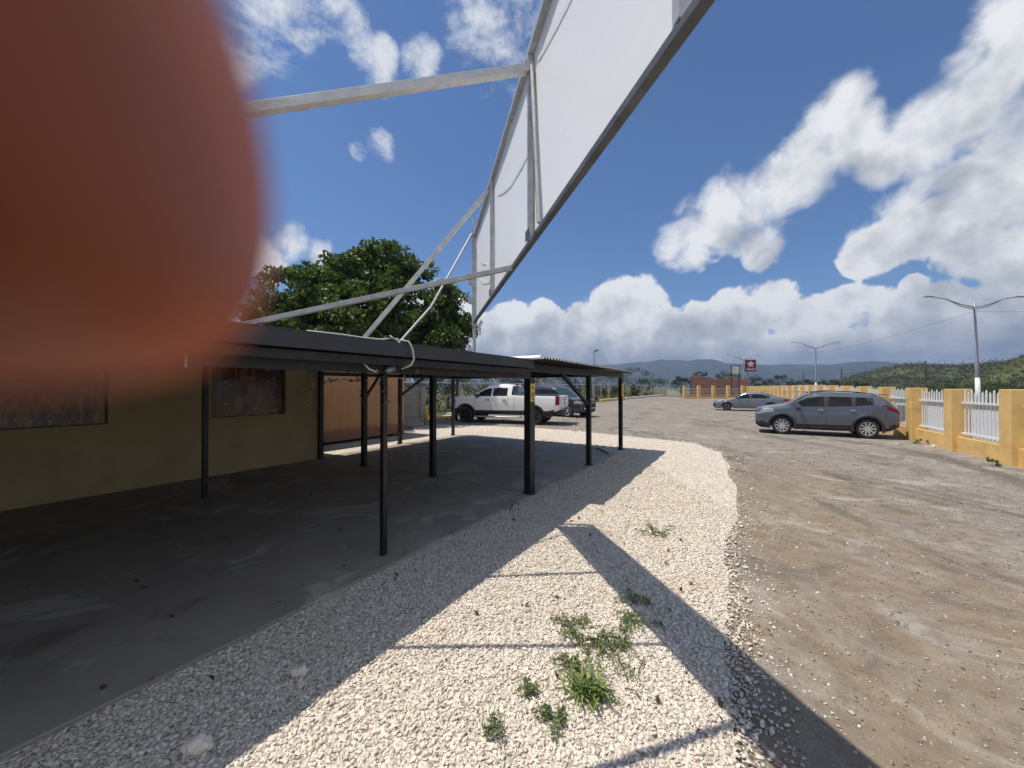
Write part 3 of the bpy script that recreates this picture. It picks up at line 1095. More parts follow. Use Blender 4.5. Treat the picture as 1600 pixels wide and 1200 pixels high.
def caution_sign(p, rz, label, w=0.10, h=0.27):
    r = empty('caution_sign', p, label, 'sign', 'yellow caution plates on the posts', rz)
    m_ = MB().box((0, 0, 0), (w, 0.006, h))
    m_.build('plate', M['sign_yellow'], r, bevel=0.002)
    k = w / 0.10
    for sx, sz, a in ((-0.017, 0.075, 0.2), (0.022, 0.06, -0.5)):
        Mr = Matrix.Rotation(a, 3, 'Y')
        c = Vector((sx * k, -0.0045, sz * h / 0.27))
        d = MB()
        d.prism([(-0.008 * k, -0.022), (0.008 * k, -0.022), (0.006 * k, -0.004), (0.011 * k, 0.012), (0.006 * k, 0.024), (-0.006 * k, 0.024), (-0.011 * k, 0.01)], -0.0015, 0.0015)
        d.v = [tuple(c + Mr @ Vector((x, z, y))) for x, y, z in d.v]
        d.build('footprint', M['ink'], r)
    for z, ws in ((-0.005, (.012, .012, .012, .012)), (-0.03, (.012, .02, .012, .016)), (-0.062, (.014, .012, .016, .012, .012)), (-0.10, (.012, .012, .012, .012))):
        tot = sum(ws) + 0.003 * (len(ws) - 1)
        x = -tot / 2
        for w_ in ws:
            d = MB(); d.box(((x + w_ / 2) * k, -0.0045, z * h / 0.27), (w_ * k, 0.003, 0.016)); d.build('letter', M['ink'], r)
            x += w_ + 0.003
    return r


caution_sign(Lc(-3.15 + 0.0615, 5.62, 1.71), R(58.1), 'yellow caution plate with footprints on the thick front post', 0.15, 0.3)
caution_sign(Lc(-3.15 + 0.055, 10.93, 1.72), R(58.1), 'yellow caution plate on the farthest front post of the corrugated canopy', 0.2, 0.36)

# ------------------------------------------------------------------ billboard on the roof edge
def S(y, h, off=0.0):
    return Vector((-0.49 + 0.218 * (5.05 - y) + off * 0.977, y + off * 0.213, h))


BB, BT = 2.66, 3.81
bb = empty('billboard', S(5.05, 2.23), 'white translucent billboard in a galvanised frame, seen from behind, overhanging the gravel', 'billboard')
o_ = tuple(bb.location)
SM = Matrix((Vector((-0.2241, 0.9746, 0)), Vector((-0.9746, -0.2241, 0)), Vector((0, 0, 1)))).transposed()


def blt(m_, name, mat, **k):
    o = m_.build(name, mat, None, origin=o_, **k)
    o.location = (0, 0, 0)
    o.parent = bb
    return o


nu, nv = 60, 14
vs, fs = [], []
for i in range(nu + 1):
    for j in range(nv + 1):
        y = 5.03 - 7.0 * i / nu
        h = BB + 0.001 + (BT - BB + 0.012) * j / nv
        q = 0.0225 + 0.003 * noise.noise(Vector((y * 1.5, h * 2.0, 0))) + 0.0015 * noise.noise(Vector((y * 5 + h * 3, h * 1.0, 4)))
        vs.append(S(y, h, q))
for i in range(nu):
    for j in range(nv):
        a = i * (nv + 1) + j
        fs.append((a, a + 1, a + nv + 2, a + nv + 1))
k = MB(); k.add(vs, fs)
blt(k, 'panel', M['sheet'], smooth=True)
k = MB(); k.bar(S(5.07, BB), S(-2.0, BB), 0.032, 0.03)
blt(k, 'bottom_rail', M['galv_dark'], bevel=0.003)
k = MB(); k.bar(S(5.07, BT), S(-2.0, BT), 0.036, 0.036)
blt(k, 'top_rail', M['galv'], bevel=0.003)
for y in (3.69, 2.3, 0.92, -0.46, -1.84):
    k = MB(); k.bar(S(y, BB + 0.016), S(y, BT - 0.019), 0.036, 0.036, up=(1, 0, 0))
    blt(k, 'upright', M['galv'], bevel=0.003)
k = MB(); k.tube([S(5.1, 2.18), S(5.1, BB)], 0.022, 8); k.bar(S(5.1, BB - 0.05), S(5.1, BT + 0.02), 0.06, 0.06, up=(1, 0, 0))
for h in (2.95, 3.2):
    k.box(S(5.12, h, -0.05), (0.05, 0.05, 0.07))
blt(k, 'pole', M['galv'])
for ya, ha, yb_, hb in ((3.5, BT - 0.25, 2.42, BB + 0.62), (2.2, BT - 0.12, 1.0, BT - 0.35), (4.9, BB + 0.55, 3.75, BB + 0.2), (4.85, BT - 0.3, 4.2, BB + 0.5)):
    k = MB()
    vs = []
    for i in range(9):
        f = i / 8
        for s_ in (0.012, -0.012):
            vs.append(S(ya + (yb_ - ya) * f, ha + (hb - ha) * f - 0.06 * math.sin(math.pi * f) + s_, 0.0165))
    k.add(vs, [(2 * i, 2 * i + 1, 2 * i + 3, 2 * i + 2) for i in range(8)])
    blt(k, 'tape', M['sign_white'])
for y in (3.69, 2.3):
    k = MB()
    k.box(S(y, BB + 0.05, -0.02), (0.004, 0.075, 0.06), rz=math.atan2(0.218, 1))
    blt(k, 'bracket', M['galv_dark'])
k = MB(); k.tube([S(2.27, BT - 0.1, 0.0), S(2.12, BB + 0.05, 0.0)], 0.012, 6)
blt(k, 'tie_rod', M['galv'])
for nm, ps, w, mt in [('arm', [(0.13, 2.3, 3.72), (-3.1, 1.04, 2.2)], 0.046, 'alu'),
                      ('arm', [(0.0, 2.76, 2.66), (-1.90, 2.71, 2.24)], 0.034, 'galv'),
                      ('arm', [(-0.23, 3.87, 3.80), (-1.435, 3.67, 2.24)], 0.038, 'alu'),
                      ('arm', [(-0.53, 5.05, 3.82), (-0.93, 4.4, 2.72), (-1.175, 3.95, 2.24)], 0.02, 'lamp_grey')]:
    k = MB()
    for a, b_ in zip(ps[:-1], ps[1:]):
        k.bar(a, b_, w, w)
    e = Vector(ps[-1])
    if w < 0.05:
        k.box((e.x, e.y, 2.237), (0.14, 0.09, 0.008), rz=CANG)
    blt(k, nm, M[mt], bevel=0.003)
k = MB(); k.tube([S(4.95, BT - 0.02), S(4.95, BT + 0.10, -0.03), S(4.96, BT + 0.22, -0.05), S(4.8, BT + 0.25, 0.0), S(4.72, BT + 0.22, 0.03)], 0.009, 6)
blt(k, 'conduit', M['cable_white'])
vs = []
for i in range(6):
    for j in range(5):
        p = S(5.02 - 0.26 * i / 5 * (1 - j / 7), BB - 0.02 - 0.27 * j / 4 * (1 - 0.45 * i / 5), 0.05)
        vs.append(p + Vector((0.035 * noise.noise(Vector((i * .9, j * .8, 2))), 0.03 * noise.noise(Vector((i * .9, j * .8, 7))), 0.0)))
k = MB(); k.add(vs, [(i * 5 + j, i * 5 + j + 1, i * 5 + j + 6, i * 5 + j + 5) for i in range(5) for j in range(4)])
blt(k, 'torn_flap', M['sheet'], smooth=True)

# white cable lying over the fascia
def nt_pts(l):
    return [Lc(n, t, z) for n, t, z in l]


k = MB()
k.tube(nt_pts([(-2.99, 1.730, 2.245), (-2.98, 2.030, 2.25), (-2.96, 2.230, 2.243), (-2.97, 2.430, 2.25), (-2.95, 2.55, 2.275), (-2.93, 2.59, 2.25), (-2.91, 2.635, 2.262), (-2.865, 2.68, 2.25), (-2.85, 2.715, 2.18), (-2.85, 2.735, 2.08), (-2.87, 2.715, 2.02), (-2.95, 2.665, 1.98)]), 0.009, 6)
k.tube(nt_pts([(-2.95, 2.55, 2.27), (-2.93, 2.505, 2.29), (-2.92, 2.555, 2.262), (-2.93, 2.60, 2.27)]), 0.009, 6)
k.tube(nt_pts([(-3.0, 2.260, 2.02), (-2.97, 2.300, 1.965), (-2.98, 2.380, 1.945), (-3.02, 2.430, 1.965)]), 0.007, 6)
tag(k.build('cable', M['cable_white'], smooth=True, origin=tuple(Lc(-2.97, 2.380, 2.2))), 'loose white cable knotted on the fascia and hanging in a loop', 'cable')
# floodlight under the gutter
fl = empty('floodlight', Lc(-3.08, 2.62, 1.98), 'small grey floodlight under the gutter by the nearest thin post', 'floodlight', rz=CANG)
k = MB(); k.lathe([(0.0, 0.05), (0.02, 0.05), (0.028, 0.02), (0.05, -0.05), (0.046, -0.048), (0.0, -0.03)], 14, Matrix.Rotation(R(-115), 3, 'Y') @ Matrix.Rotation(R(20), 3, 'X'))
k.build('lamp_hood', M['lamp_grey'], fl, smooth=True)
k = MB(); k.bar((0.02, 0, 0.0), (0.05, 0, 0.055), 0.014, 0.014); k.box((0.05, 0, 0.06), (0.05, 0.05, 0.012))
k.build('bracket', M['lamp_grey'], fl)
fl = empty('hanging_strap', Lc(-3.02, 0.97, 2.0), 'thin grey metal strap hanging from the carport gutter above the poster window', 'strap', rz=CANG)
k = MB(); k.bar((0, 0, -0.075), (0, 0, 0.02), 0.012, 0.004)
k.build('strap', M['galv'], fl)

# vines
def vine(paths, loc, label, n, size, spread):
    r = empty('vine', loc, label, 'vine', 'vines on the carport')
    L0 = Vector(loc)
    k_ = MB()
    pts = []
    for ps in paths:
        ps = [Vector(p) - L0 for p in ps]
        k_.tube(ps, 0.003, 5)
        for i in range(int(2.4 * n * sum((b_ - a).length for a, b_ in zip(ps[:-1], ps[1:])))):
            j = random.randrange(len(ps) - 1)
            pts.append(ps[j].lerp(ps[j + 1], random.random()) + Vector([random.gauss(0, spread) for _ in range(3)]))
    k_.build('stem', M['bark'], r)
    V, Fa = leaves(np.array([tuple(p) for p in pts]), size, 0.75)
    mesh_np('foliage', V, Fa, M['leaf_vine'], r)
    return r


vine([nt_pts([(-3.25, 1.0, 1.99), (-3.22, 1.7, 1.97), (-3.2, 2.4, 1.98), (-3.1, 3.1, 1.97)]), nt_pts([(-3.26, 2.72, 1.96), (-3.26, 2.72, 1.6)])], Lc(-3.2, 2.3, 1.97), 'thin leafy vine creeping along the front beam over the nearest thin post', 22, 0.042, 0.022)
vine([nt_pts([(-3.35, 1.98, 1.96), (-3.36, 2.0, 1.85), (-3.36, 1.97, 1.7), (-3.36, 1.99, 1.58)])], Lc(-3.35, 1.98, 1.96), 'single vine strand hanging in front of the orange brown shutter', 34, 0.028, 0.014)
vine([nt_pts([(-3.2, 7.75, 2.07), (-3.2, 7.74, 1.6), (-3.2, 7.76, 1.1), (-3.2, 7.7, 0.82)]), ], Lc(-3.2, 7.75, 2.07), 'thin vine strand hanging beside the braced post of the corrugated canopy', 11, 0.05, 0.04)
vine([nt_pts([(-7.4, 5.54, 1.93), (-7.36, 5.53, 1.6), (-7.36, 5.54, 1.3)]), nt_pts([(-7.3, 5.6, 1.97), (-8.9, 5.6, 1.97)])], Lc(-7.4, 5.54, 1.93), 'leafy vine climbing the inner carport post below the braced corner', 14, 0.07, 0.035)

# ------------------------------------------------------------------ yellow fence on the right
yf = empty('yellow_fence', (fx(8.83), 8.83, 0), 'long ochre yellow masonry fence with white picket panels on the right', 'fence', rz=math.atan2(1, FS))
SP = 2.103 * math.hypot(1, FS)              # pillar spacing along the fence
NP = 27


def ph(k_):                                  # pillar height
    return 1.75 + min(0.2, max(0, k_ - 1) * 0.03)


mb = MB()
mb.box((SP * 11.5, 0, 0.19), (SP * 31.2, 0.20, 0.44))
mb.build('base_wall', M['yellow'], yf)
pk = {}
for k_ in range(-4, NP):
    if k_ in (-3, -2, -4):
        pass
    c = MB()
    c.box((k_ * SP, 0.0, ph(k_) / 2 - 0.02), (0.40, 0.42, ph(k_) + 0.04))
    c.build('pillar', M['yellow'], yf, bevel=0.02)
for k_ in range(-4, NP - 1):
    h = ph(k_)
    key = round(h, 3)
    if key not in pk:
        d = MB()
        x0, x1 = 0.22, SP - 0.22
        d.box(((x0 + x1) / 2, 0, 0.52), (x1 - x0, 0.05, 0.05))
        d.box(((x0 + x1) / 2, 0, h - 0.38), (x1 - x0, 0.05, 0.05))
        n_ = 13
        for i in range(n_):
            x = x0 + 0.06 + (x1 - x0 - 0.12) * i / (n_ - 1)
            tall = 0.13 * (1 if i % 2 == 0 else 0.55)
            zt = h - 0.20 + tall
            w = 0.043
            d.box((x, -0.036, (0.44 + zt) / 2), (w, 0.02, zt - 0.44))
            d.add([(x - w / 2, -0.046, zt), (x + w / 2, -0.046, zt), (x + w / 2, -0.026, zt), (x - w / 2, -0.026, zt), (x, -0.036, zt + 0.06)],
                  [(0, 1, 4), (1, 2, 4), (2, 3, 4), (3, 0, 4)])
        o = d.build('picket_panel', M['white_paint'], yf)
        pk[key] = o
    else:
        o = pk[key].copy()
        col.objects.link(o)
    o.location = (k_ * SP, 0, 0)
# things on the fence
r = empty('meter_box', (fx(14.1) - 0.02, 14.1, 0.55), 'small pale grey meter box fixed to a white picket panel', 'box', rz=math.atan2(1, FS) + R(180))
k = MB(); k.box((0, 0.06, 0.3), (0.42, 0.14, 0.6)); k.build('cabinet', M['lamp_grey'], r, bevel=0.012)
k = MB(); k.box((0, 0.136, 0.3), (0.37, 0.012, 0.54)); k.build('door', simple('pale_grey_box_door', (0.5, 0.51, 0.51), 0.5), r, bevel=0.004)

# low fence in front of the brick wall, at the far end
ff = empty('low_fence', (27.2, 61.0, 0), 'low ochre fence with thin white rails in front of the brick ruin', 'fence', rz=R(-2))
for i in range(5):
    k = MB(); k.box((i * 2.28 + 0.1, 0, 1.02), (0.30 if i == 0 else 0.46, 0.42, 2.06)); k.build('pillar', M['yellow'], ff, bevel=0.02)
k = MB(); k.box((4.6, 0, 0.16), (9.4, 0.22, 0.5)); k.build('base_wall', M['yellow'], ff)
for i in range(4):
    k = MB()
    for z in (0.62, 1.05, 1.5):
        k.box((i * 2.28 + 1.24, 0, z), (1.86, 0.05, 0.07))
    k.build('rail', M['white_paint'], ff)
# brick ruin
br = empty('brick_wall', (31.6, 68, 0), 'roofless red brick wall with a ragged top behind the low fence', 'wall')
xs_ = np.arange(0, 10.2, 0.3)
hs = [3.25 + 0.25 * noise.noise(Vector((x * 1.4, 0, 5))) + (0.35 if 6.2 < x < 7.5 else 0) + (0.35 if x < 2.4 else 0) for x in xs_]
k = MB()
for x, h in zip(xs_, hs):
    h = round(h / 0.1) * 0.1
    k.box((x + 0.15, 0, h / 2), (0.2999, 0.3, h))
k.build('brickwork', M['brick'], br)
k = MB(); k.box((1.2, 0, 3.62 + 0.12), (2.7, 0.4, 0.12)); k.build('coping', M['concrete'], br)
k = MB()
k.bar((-1.7, -0.1, 0), (-1.7, -0.1, 2.0), 0.12, 0.12); k.bar((-0.1, -0.1, 0), (-0.1, -0.1, 3.3), 0.12, 0.12); k.bar((-1.75, -0.1, 2.02), (0.0, -0.1, 3.3), 0.1, 0.1)
k.box((-0.9, -0.1, 1.2), (1.5, 0.05, 0.05)); k.box((-0.9, -0.1, 2.0), (1.5, 0.05, 0.05))
k.build('side_frame', M['galv_dark'], br)

# kerbs
def kerb(pts, label, mat, w=0.35, h=0.16):
    k_ = MB()
    for a, b_ in zip(pts[:-1], pts[1:]):
        k_.bar(Vector((a[0], a[1], h / 2 - 0.02)), Vector((b_[0], b_[1], h / 2 - 0.02)), w, h + 0.04)
    c = sum((Vector(p[:2]) for p in pts), Vector((0, 0))) / len(pts)
    return tag(k_.build('kerb', M[mat], bevel=0.03, origin=(c.x, c.y, 0)), label, 'kerb', 'painted kerbs round the lot')


kerb([G(938, 628), G(975, 624.3)], 'faded yellow stretch of kerb below the chain link fence', 'kerb_yellow', 0.5, 0.3)
kerb([G(976, 624.2), G(1008, 621), G(1036, 619)], 'white stretch of kerb curving towards the brick ruin', 'kerb_white', 0.5, 0.3)
kerb([G(684, 657), G(704, 652.5)], 'yellow kerb behind the front wheel of the white pickup', 'kerb_yellow', 0.6, 0.16)
kerb([G(702, 650.5), G(716, 649)], 'pale kerb stub beside the bonnet of the white pickup', 'kerb_white', 0.5, 0.2)
wl = empty('block_wall', (-5.62, 18.7, 0), 'short grey concrete block wall beyond the orange brown shutter', 'wall', rz=R(2))
k = MB(); k.box((0.45, 0.1, 0.9), (1.5, 0.2, 1.8)); k.build('blockwork', M['block'], wl, bevel=0.01)
k = MB(); k.box((1.29, 0.05, 0.92), (0.17, 0.32, 1.84)); k.build('end_pier', M['concrete'], wl, bevel=0.01)
k = MB(); k.box((0.45, -0.5, 0.13), (1.6, 0.9, 0.26)); k.build('step', M['concrete'], wl, bevel=0.02)
bo = empty('bollard', G(666, 663), 'short ochre bollard at the end of the block wall', 'bollard')
k = MB(); k.lathe([(0.0, 0.0), (0.095, 0.0), (0.09, 0.85), (0.07, 0.92), (0.0, 0.95)], 14); k.build('post', M['kerb_yellow'], bo, smooth=True)
k = MB(); k.box((0, 0, 0.006), (0.3, 0.3, 0.05)); k.build('footing', M['concrete'], bo)
rl = MB(); rl.box((0, 0, 0.1), (1.3, 0.28, 0.2))
tag(rl.build('parking_block', M['concrete'], bevel=0.06, origin=(0, 0, 0)), 'pale concrete parking block in front of the block wall step', 'block')
bpy.data.objects['parking_block'].location = G(644, 667) + Vector((-0.1, -0.1, 0))
hw = empty('headwall', G(1056, 619.3), 'white painted sloping concrete headwall by the far street lamp', 'wall', rz=R(-25))
k = MB()
k.add([(-1.6, -.2, 0), (1.8, -.2, 0), (1.8, -.2, 0.2), (-0.4, -.2, 1.2), (-1.6, -.2, 1.35), (-1.6, .2, 0), (1.8, .2, 0), (1.8, .2, .2), (-.4, .2, 1.2), (-1.6, .2, 1.35)],
      [(0, 1, 2, 3, 4), (9, 8, 7, 6, 5), (0, 5, 6, 1), (1, 6, 7, 2), (2, 7, 8, 3), (3, 8, 9, 4), (4, 9, 5, 0)])
k.build('slab', M['kerb_white'], hw)

# ------------------------------------------------------------------ chain link fence along the back left
cf_pts = [Vector((-13.5, 21.4, 0)), Vector((-6.3, 24.6, 0)), Vector((1.2, 34.0, 0)), Vector((10.0, 47.6, 0)), Vector((28.4, 78.5, 0))]
for i, (a, b_) in enumerate(zip(cf_pts[:-1], cf_pts[1:])):
    d = b_ - a
    L_ = d.length
    r = empty('chain_link_fence', a, ['chain link fence length behind the block wall', 'chain link fence length behind the white pickup',
                                      'chain link fence length with slanting barbed arms behind the dark car', 'chain link fence length above the yellow and white kerb'][i], 'fence',
              'chain link fence lengths', math.atan2(d.y, d.x))
    k = MB(); k.add([(0, 0, 0.05), (L_, 0, 0.05), (L_, 0, 2.08), (0, 0, 2.08)], [(0, 1, 2, 3)])
    k.build('wire_mesh', M['chainlink'], r)
    k = MB(); k.tube([(0, 0, 2.1), (L_, 0, 2.1)], 0.035, 6); k.build('top_rail', M['galv'], r)
    n_ = max(2, int(L_ / 3.1))
    for j in range(n_):
        x = L_ * j / n_
        k = MB(); k.tube([(x, 0, 0), (x, 0, 2.12), (x + 0.02, 0.36, 2.5)], 0.04, 7); k.build('post', M['galv'], r)
    k = MB()
    for q in (0.12, 0.24, 0.34):
        k.tube([(0, q, 2.14 + q), (L_, q, 2.14 + q)], 0.008, 4)
    k.build('barbed_wire', M['galv'], r)

# ------------------------------------------------------------------ street lamps, poles and signs
def arm_lamp(x, y, h, a, label, lean=0.0, white=True, rz=0.0, droop=0.0):
    r = empty('street_lamp', (x, y, 0), label, 'street lamp', 'double armed street lamps', rz)
    k_ = MB(); k_.tube([(0, 0, -0.05), (lean * 0.4, 0, h * 0.4), (lean, 0, h)], [0.16, 0.13, 0.075], 10)
    k_.build('pole', M['lamp_grey'], r, smooth=True)
    if white:
        k_ = MB(); k_.tube([(0, 0, 0), (lean * 0.25, 0, 2.6)], [0.172, 0.155], 10); k_.build('painted_base', M['white_paint'], r, smooth=True)
    for s in (-1, 1):
        k_ = MB()
        k_.tube([(lean, 0, h * 0.955), (lean + s * a * 0.3, 0, h * 0.985), (lean + s * a * 0.62, 0, h * 1.035), (lean + s * a * 0.9, 0, h * 1.055)], [0.055, 0.05, 0.045, 0.04], 7)
        k_.tube([(lean, 0, h * 0.935), (lean + s * a * 0.3, 0, h * 0.968), (lean + s * a * 0.6, 0, h * 1.03)], 0.035, 6)
        ar = k_.build('arm', M['lamp_grey'], r, smooth=True)
        k_ = MB(); k_.box((lean + s * a * 0.98, 0, h * 1.057), (a * 0.2, 0.2, 0.09)); k_.build('lamp_head', M['lamp_grey'], ar, bevel=0.03)
    return r


arm_lamp(39.4, 32.5, 8.95, 3.95, 'grey double armed street lamp with a white painted foot, nearest behind the yellow fence', -0.25)
arm_lamp(55.3, 70, 9.4, 4.1, 'grey double armed street lamp rising behind the middle of the yellow fence', 0.05)
arm_lamp(55.4, 92, 8.9, 3.7, 'grey double armed street lamp beside the red star sign')
arm_lamp(62.3, 150, 8.8, 3.4, 'faint double armed street lamp left of the brick ruin', white=False)
r = empty('street_lamp', (9.7, 45.5, 0), 'single headed dark lamp post beyond the corrugated canopy', 'street lamp')
k = MB(); k.tube([(0, 0, 0), (0, 0, 5.9)], [0.09, 0.06], 8); k.build('pole', M['lamp_grey'], r)
k = MB(); k.tube([(0, 0, 5.85), (0.12, 0, 6.0)], 0.04, 6); k.box((0.3, 0, 6.12), (0.5, 0.22, 0.14), M=Matrix.Rotation(R(-18), 3, 'Y')); k.build('lamp_head', M['trim'], r)
def upole(u, v, y, label, cross=True, lean=0.0):
    p = at(u, 605, y)
    h = EYE + (605 - v) / F * y
    r_ = empty('utility_pole', (p.x, p.y, 0), label, 'utility pole', 'wooden utility poles beyond the fence')
    k_ = MB(); k_.tube([(0, 0, 0), (lean, 0, h)], [0.17, 0.12], 8); k_.build('pole', M['wood_pole'], r_)
    if cross:
        k_ = MB(); k_.box((lean * 0.6 + 0.1, -0.1, h * 0.62), (1.2, 0.1, 0.12)); k_.box((lean * 0.6 - .25, -0.1, h * 0.73), (0.7, 0.08, 0.1)); k_.build('crossarm', M['wood_pole'], r_)


upole(1445.5, 564, 75, 'dark utility pole with short crossarms in front of the wooded hill', True, 0.1)
upole(1315, 575, 95, 'plain utility pole at the left foot of the wooded hill', False)
upole(1255.5, 582, 110, 'thin utility pole left of the middle street lamp', False)
upole(1127, 590, 120, 'faint utility pole above the brick ruin', False)
for n_, pts in (('power line running from the nearest street lamp to the left', [(38.9, 32.6, 7.6), (20, 58, 8.6), (0, 90, 9.5)][:0] or [(39.1, 32.5, 8.2), (47, 52, 7.1), (55.3, 70, 8.2)]),
                ('power line running from the nearest street lamp to the right', [(39.1, 32.5, 8.2), (44, 30, 7.6), (52, 28, 7.7)]),
                ('power line sagging across the wooded hill', [(80.4, 75, 5.6), (95, 68, 5.2), (115, 62, 7.2)])):
    k = MB()
    P_ = [Vector(p) for p in pts]
    k.tube([P_[0].lerp(P_[1], t) * (1 - t) + P_[1].lerp(P_[2], t) * t for t in np.linspace(0, 1, 13)], 0.011, 4)
    tag(k.build('power_line', M['trim'], origin=tuple(P_[0])), n_, 'power line')

# square red petrol sign with the white star
rs = empty('petrol_sign', (49.6, 80, 0), 'square red pole sign with a white star and white lettering beyond the yellow fence', 'sign', rz=R(-8))
k = MB(); k.box((0, 0, 6.3), (2.05, 0.35, 2.45)); k.build('cabinet', M['sign_black'], rs, bevel=0.03)
k = MB(); k.box((0, -0.185, 6.3), (1.86, 0.02, 2.26)); k.build('face', M['sign_red'], rs)


def star(cx, cz, ro, ri, n=5, y=-0.205, t=0.012, rot=0.0):
    k_ = MB()
    pts_ = []
    for i in range(2 * n):
        a = math.pi / 2 + rot + i * math.pi / n
        r_ = ro if i % 2 == 0 else ri
        pts_.append((cx + r_ * math.cos(a), cz + r_ * math.sin(a)))
    vs_ = [(x, y, z) for x, z in pts_] + [(cx, y - 0.03, cz)] + [(x, y + t, z) for x, z in pts_]
    m_ = 2 * n
    fs_ = [(i, (i + 1) % m_, m_) for i in range(m_)] + [(i, (i + 1) % m_, m_ + 1 + (i + 1) % m_, m_ + 1 + i) for i in range(m_)]
    k_.add(vs_, fs_)
    return k_


star(0, 6.58, 0.78, 0.31).build('star_emblem', M['sign_white'], rs)
k = MB(); k.box((0, -0.245, 6.68), (0.34, 0.014, 0.09)); k.box((0, -0.245, 6.48), (0.10, 0.014, 0.32)); k.build('letter_emblem', M['sign_red'], rs)


def lettering(txt, size, mat, parent, loc, rot, depth=0.006, bold=0.0):
    cu = bpy.data.curves.new('lettering', 'FONT')
    cu.body = txt
    cu.size = size
    cu.align_x = 'CENTER'
    cu.align_y = 'CENTER'
    cu.extrude = depth
    cu.offset = bold
    tmp = bpy.data.objects.new('lettering', cu)
    col.objects.link(tmp)
    dg = bpy.context.evaluated_depsgraph_get()
    me = bpy.data.meshes.new_from_object(tmp.evaluated_get(dg))
    bpy.data.objects.remove(tmp)
    o = bpy.data.objects.new('lettering', me)
    me.materials.clear()
    me.materials.append(mat)
    col.objects.link(o)
    o.parent = parent
    o.location = loc
    o.rotation_euler = rot
    return o


lettering('TEXACO', 0.44, M['sign_white'], rs, (0, -0.202, 5.49), (R(90), 0, 0), bold=0.012)
k = MB(); k.tube([(-0.75, 0.1, 0), (-0.75, 0.1, 5.1)], 0.16, 10); k.tube([(-0.35, 0.1, 0), (-0.35, 0.1, 5.1)], 0.10, 8); k.build('pole', M['lamp_grey'], rs)
ws = empty('notice_board', (36.4, 62.5, 0), 'faded white notice board on two thin dark legs in front of the brick ruin', 'sign')
k = MB(); k.box((-0.1, 0, 4.6), (1.15, 0.1, 1.22)); k.build('panel', simple('faded_white_board', (0.62, 0.61, 0.52), 0.6, 0, 0.2, 2.5, dirt=(0.22, 0.2, 0.17), dirt_amt=0.8), ws)
for x in (-0.74, 0.54):
    k = MB(); k.box((x, 0, 2.68), (0.10, 0.10, 5.36)); k.build('leg', M['trim'], ws)
k = MB(); k.box((-0.1, 0, 5.28), (1.18, 0.07, 0.08)); k.build('top_bar', M['trim'], ws)

# ------------------------------------------------------------------ vehicles
def smooth_fn(pts, L, sig=0.03):
    xs_ = np.linspace(-0.3, L + 0.3, int((L + 0.6) / 0.01) + 1)
    ys = np.interp(xs_, [p[0] for p in pts], [p[1] for p in pts])
    if sig > 0:
        kx = np.arange(-12, 13) * 0.01
        kk = np.exp(-0.5 * (kx / sig) ** 2)
        kk /= kk.sum()
        ys = np.convolve(np.pad(ys, 12, mode='edge'), kk, mode='valid')
    return lambda x: float(np.interp(x, xs_, ys))


def wheel(parent, x, y, R_, w, side, rim_mat, spokes, style=0):
    Mx = Matrix.Rotation(R(90) * side, 3, 'X')    # local z of the lathe -> outwards
    c = (x, y, R_)
    rr = R_ * 0.69
    k_ = MB()
    k_.lathe([(rr * 0.98, -w / 2), (R_ * 0.93, -w / 2), (R_ * 0.985, -w * 0.42), (R_, -w * 0.3), (R_, w * 0.3), (R_ * 0.985, w * 0.42), (R_ * 0.93, w / 2), (rr * 1.04, w * 0.5), (rr * 0.98, w * 0.44)], 36, Mx, c)
    ty = k_.build('wheel', M['rubber'], parent, smooth=True)
    k_ = MB()
    k_.lathe([(rr, w * 0.47), (rr * 0.93, w * 0.45), (rr * 0.9, w * 0.2), (rr * 0.9, -w * 0.4)], 36, Mx, c)
    cc_ = Vector(c)
    for i in range(spokes):
        a = 2 * math.pi * i / spokes
        tw = (0.16, 0.34, 0.12)[style]
        for s_ in ((-1, 1) if style != 2 else (0,)):
            a0, a1 = a + s_ * 0.05, a + s_ * (0.17 if style == 0 else 0.06) + (tw if style == 1 else 0)
            p0 = Vector((math.cos(a0) * rr * 0.14, math.sin(a0) * rr * 0.14, w * 0.36))
            p1 = Vector((math.cos(a1) * rr * 0.93, math.sin(a1) * rr * 0.93, w * 0.43))
            k_.bar(cc_ + Mx @ p0, cc_ + Mx @ p1, rr * (0.12 if style != 2 else 0.2), w * 0.10, up=Mx @ Vector((0, 0, 1)))
    k_.lathe([(0.0, w * 0.42), (rr * 0.15, w * 0.42), (rr * 0.2, w * 0.36), (rr * 0.2, w * 0.25)], 18, Mx, c)
    k_.build('rim', rim_mat, ty)
    k_ = MB()
    k_.lathe([(0.0, w * 0.12), (rr * 0.9, w * 0.12)], 24, Mx, c)
    k_.lathe([(rr * 0.2, w * 0.16), (rr * 0.6, w * 0.16), (rr * 0.6, w * 0.13)], 24, Mx, c)
    k_.build('brake_disc', M['rim_dark'], ty)


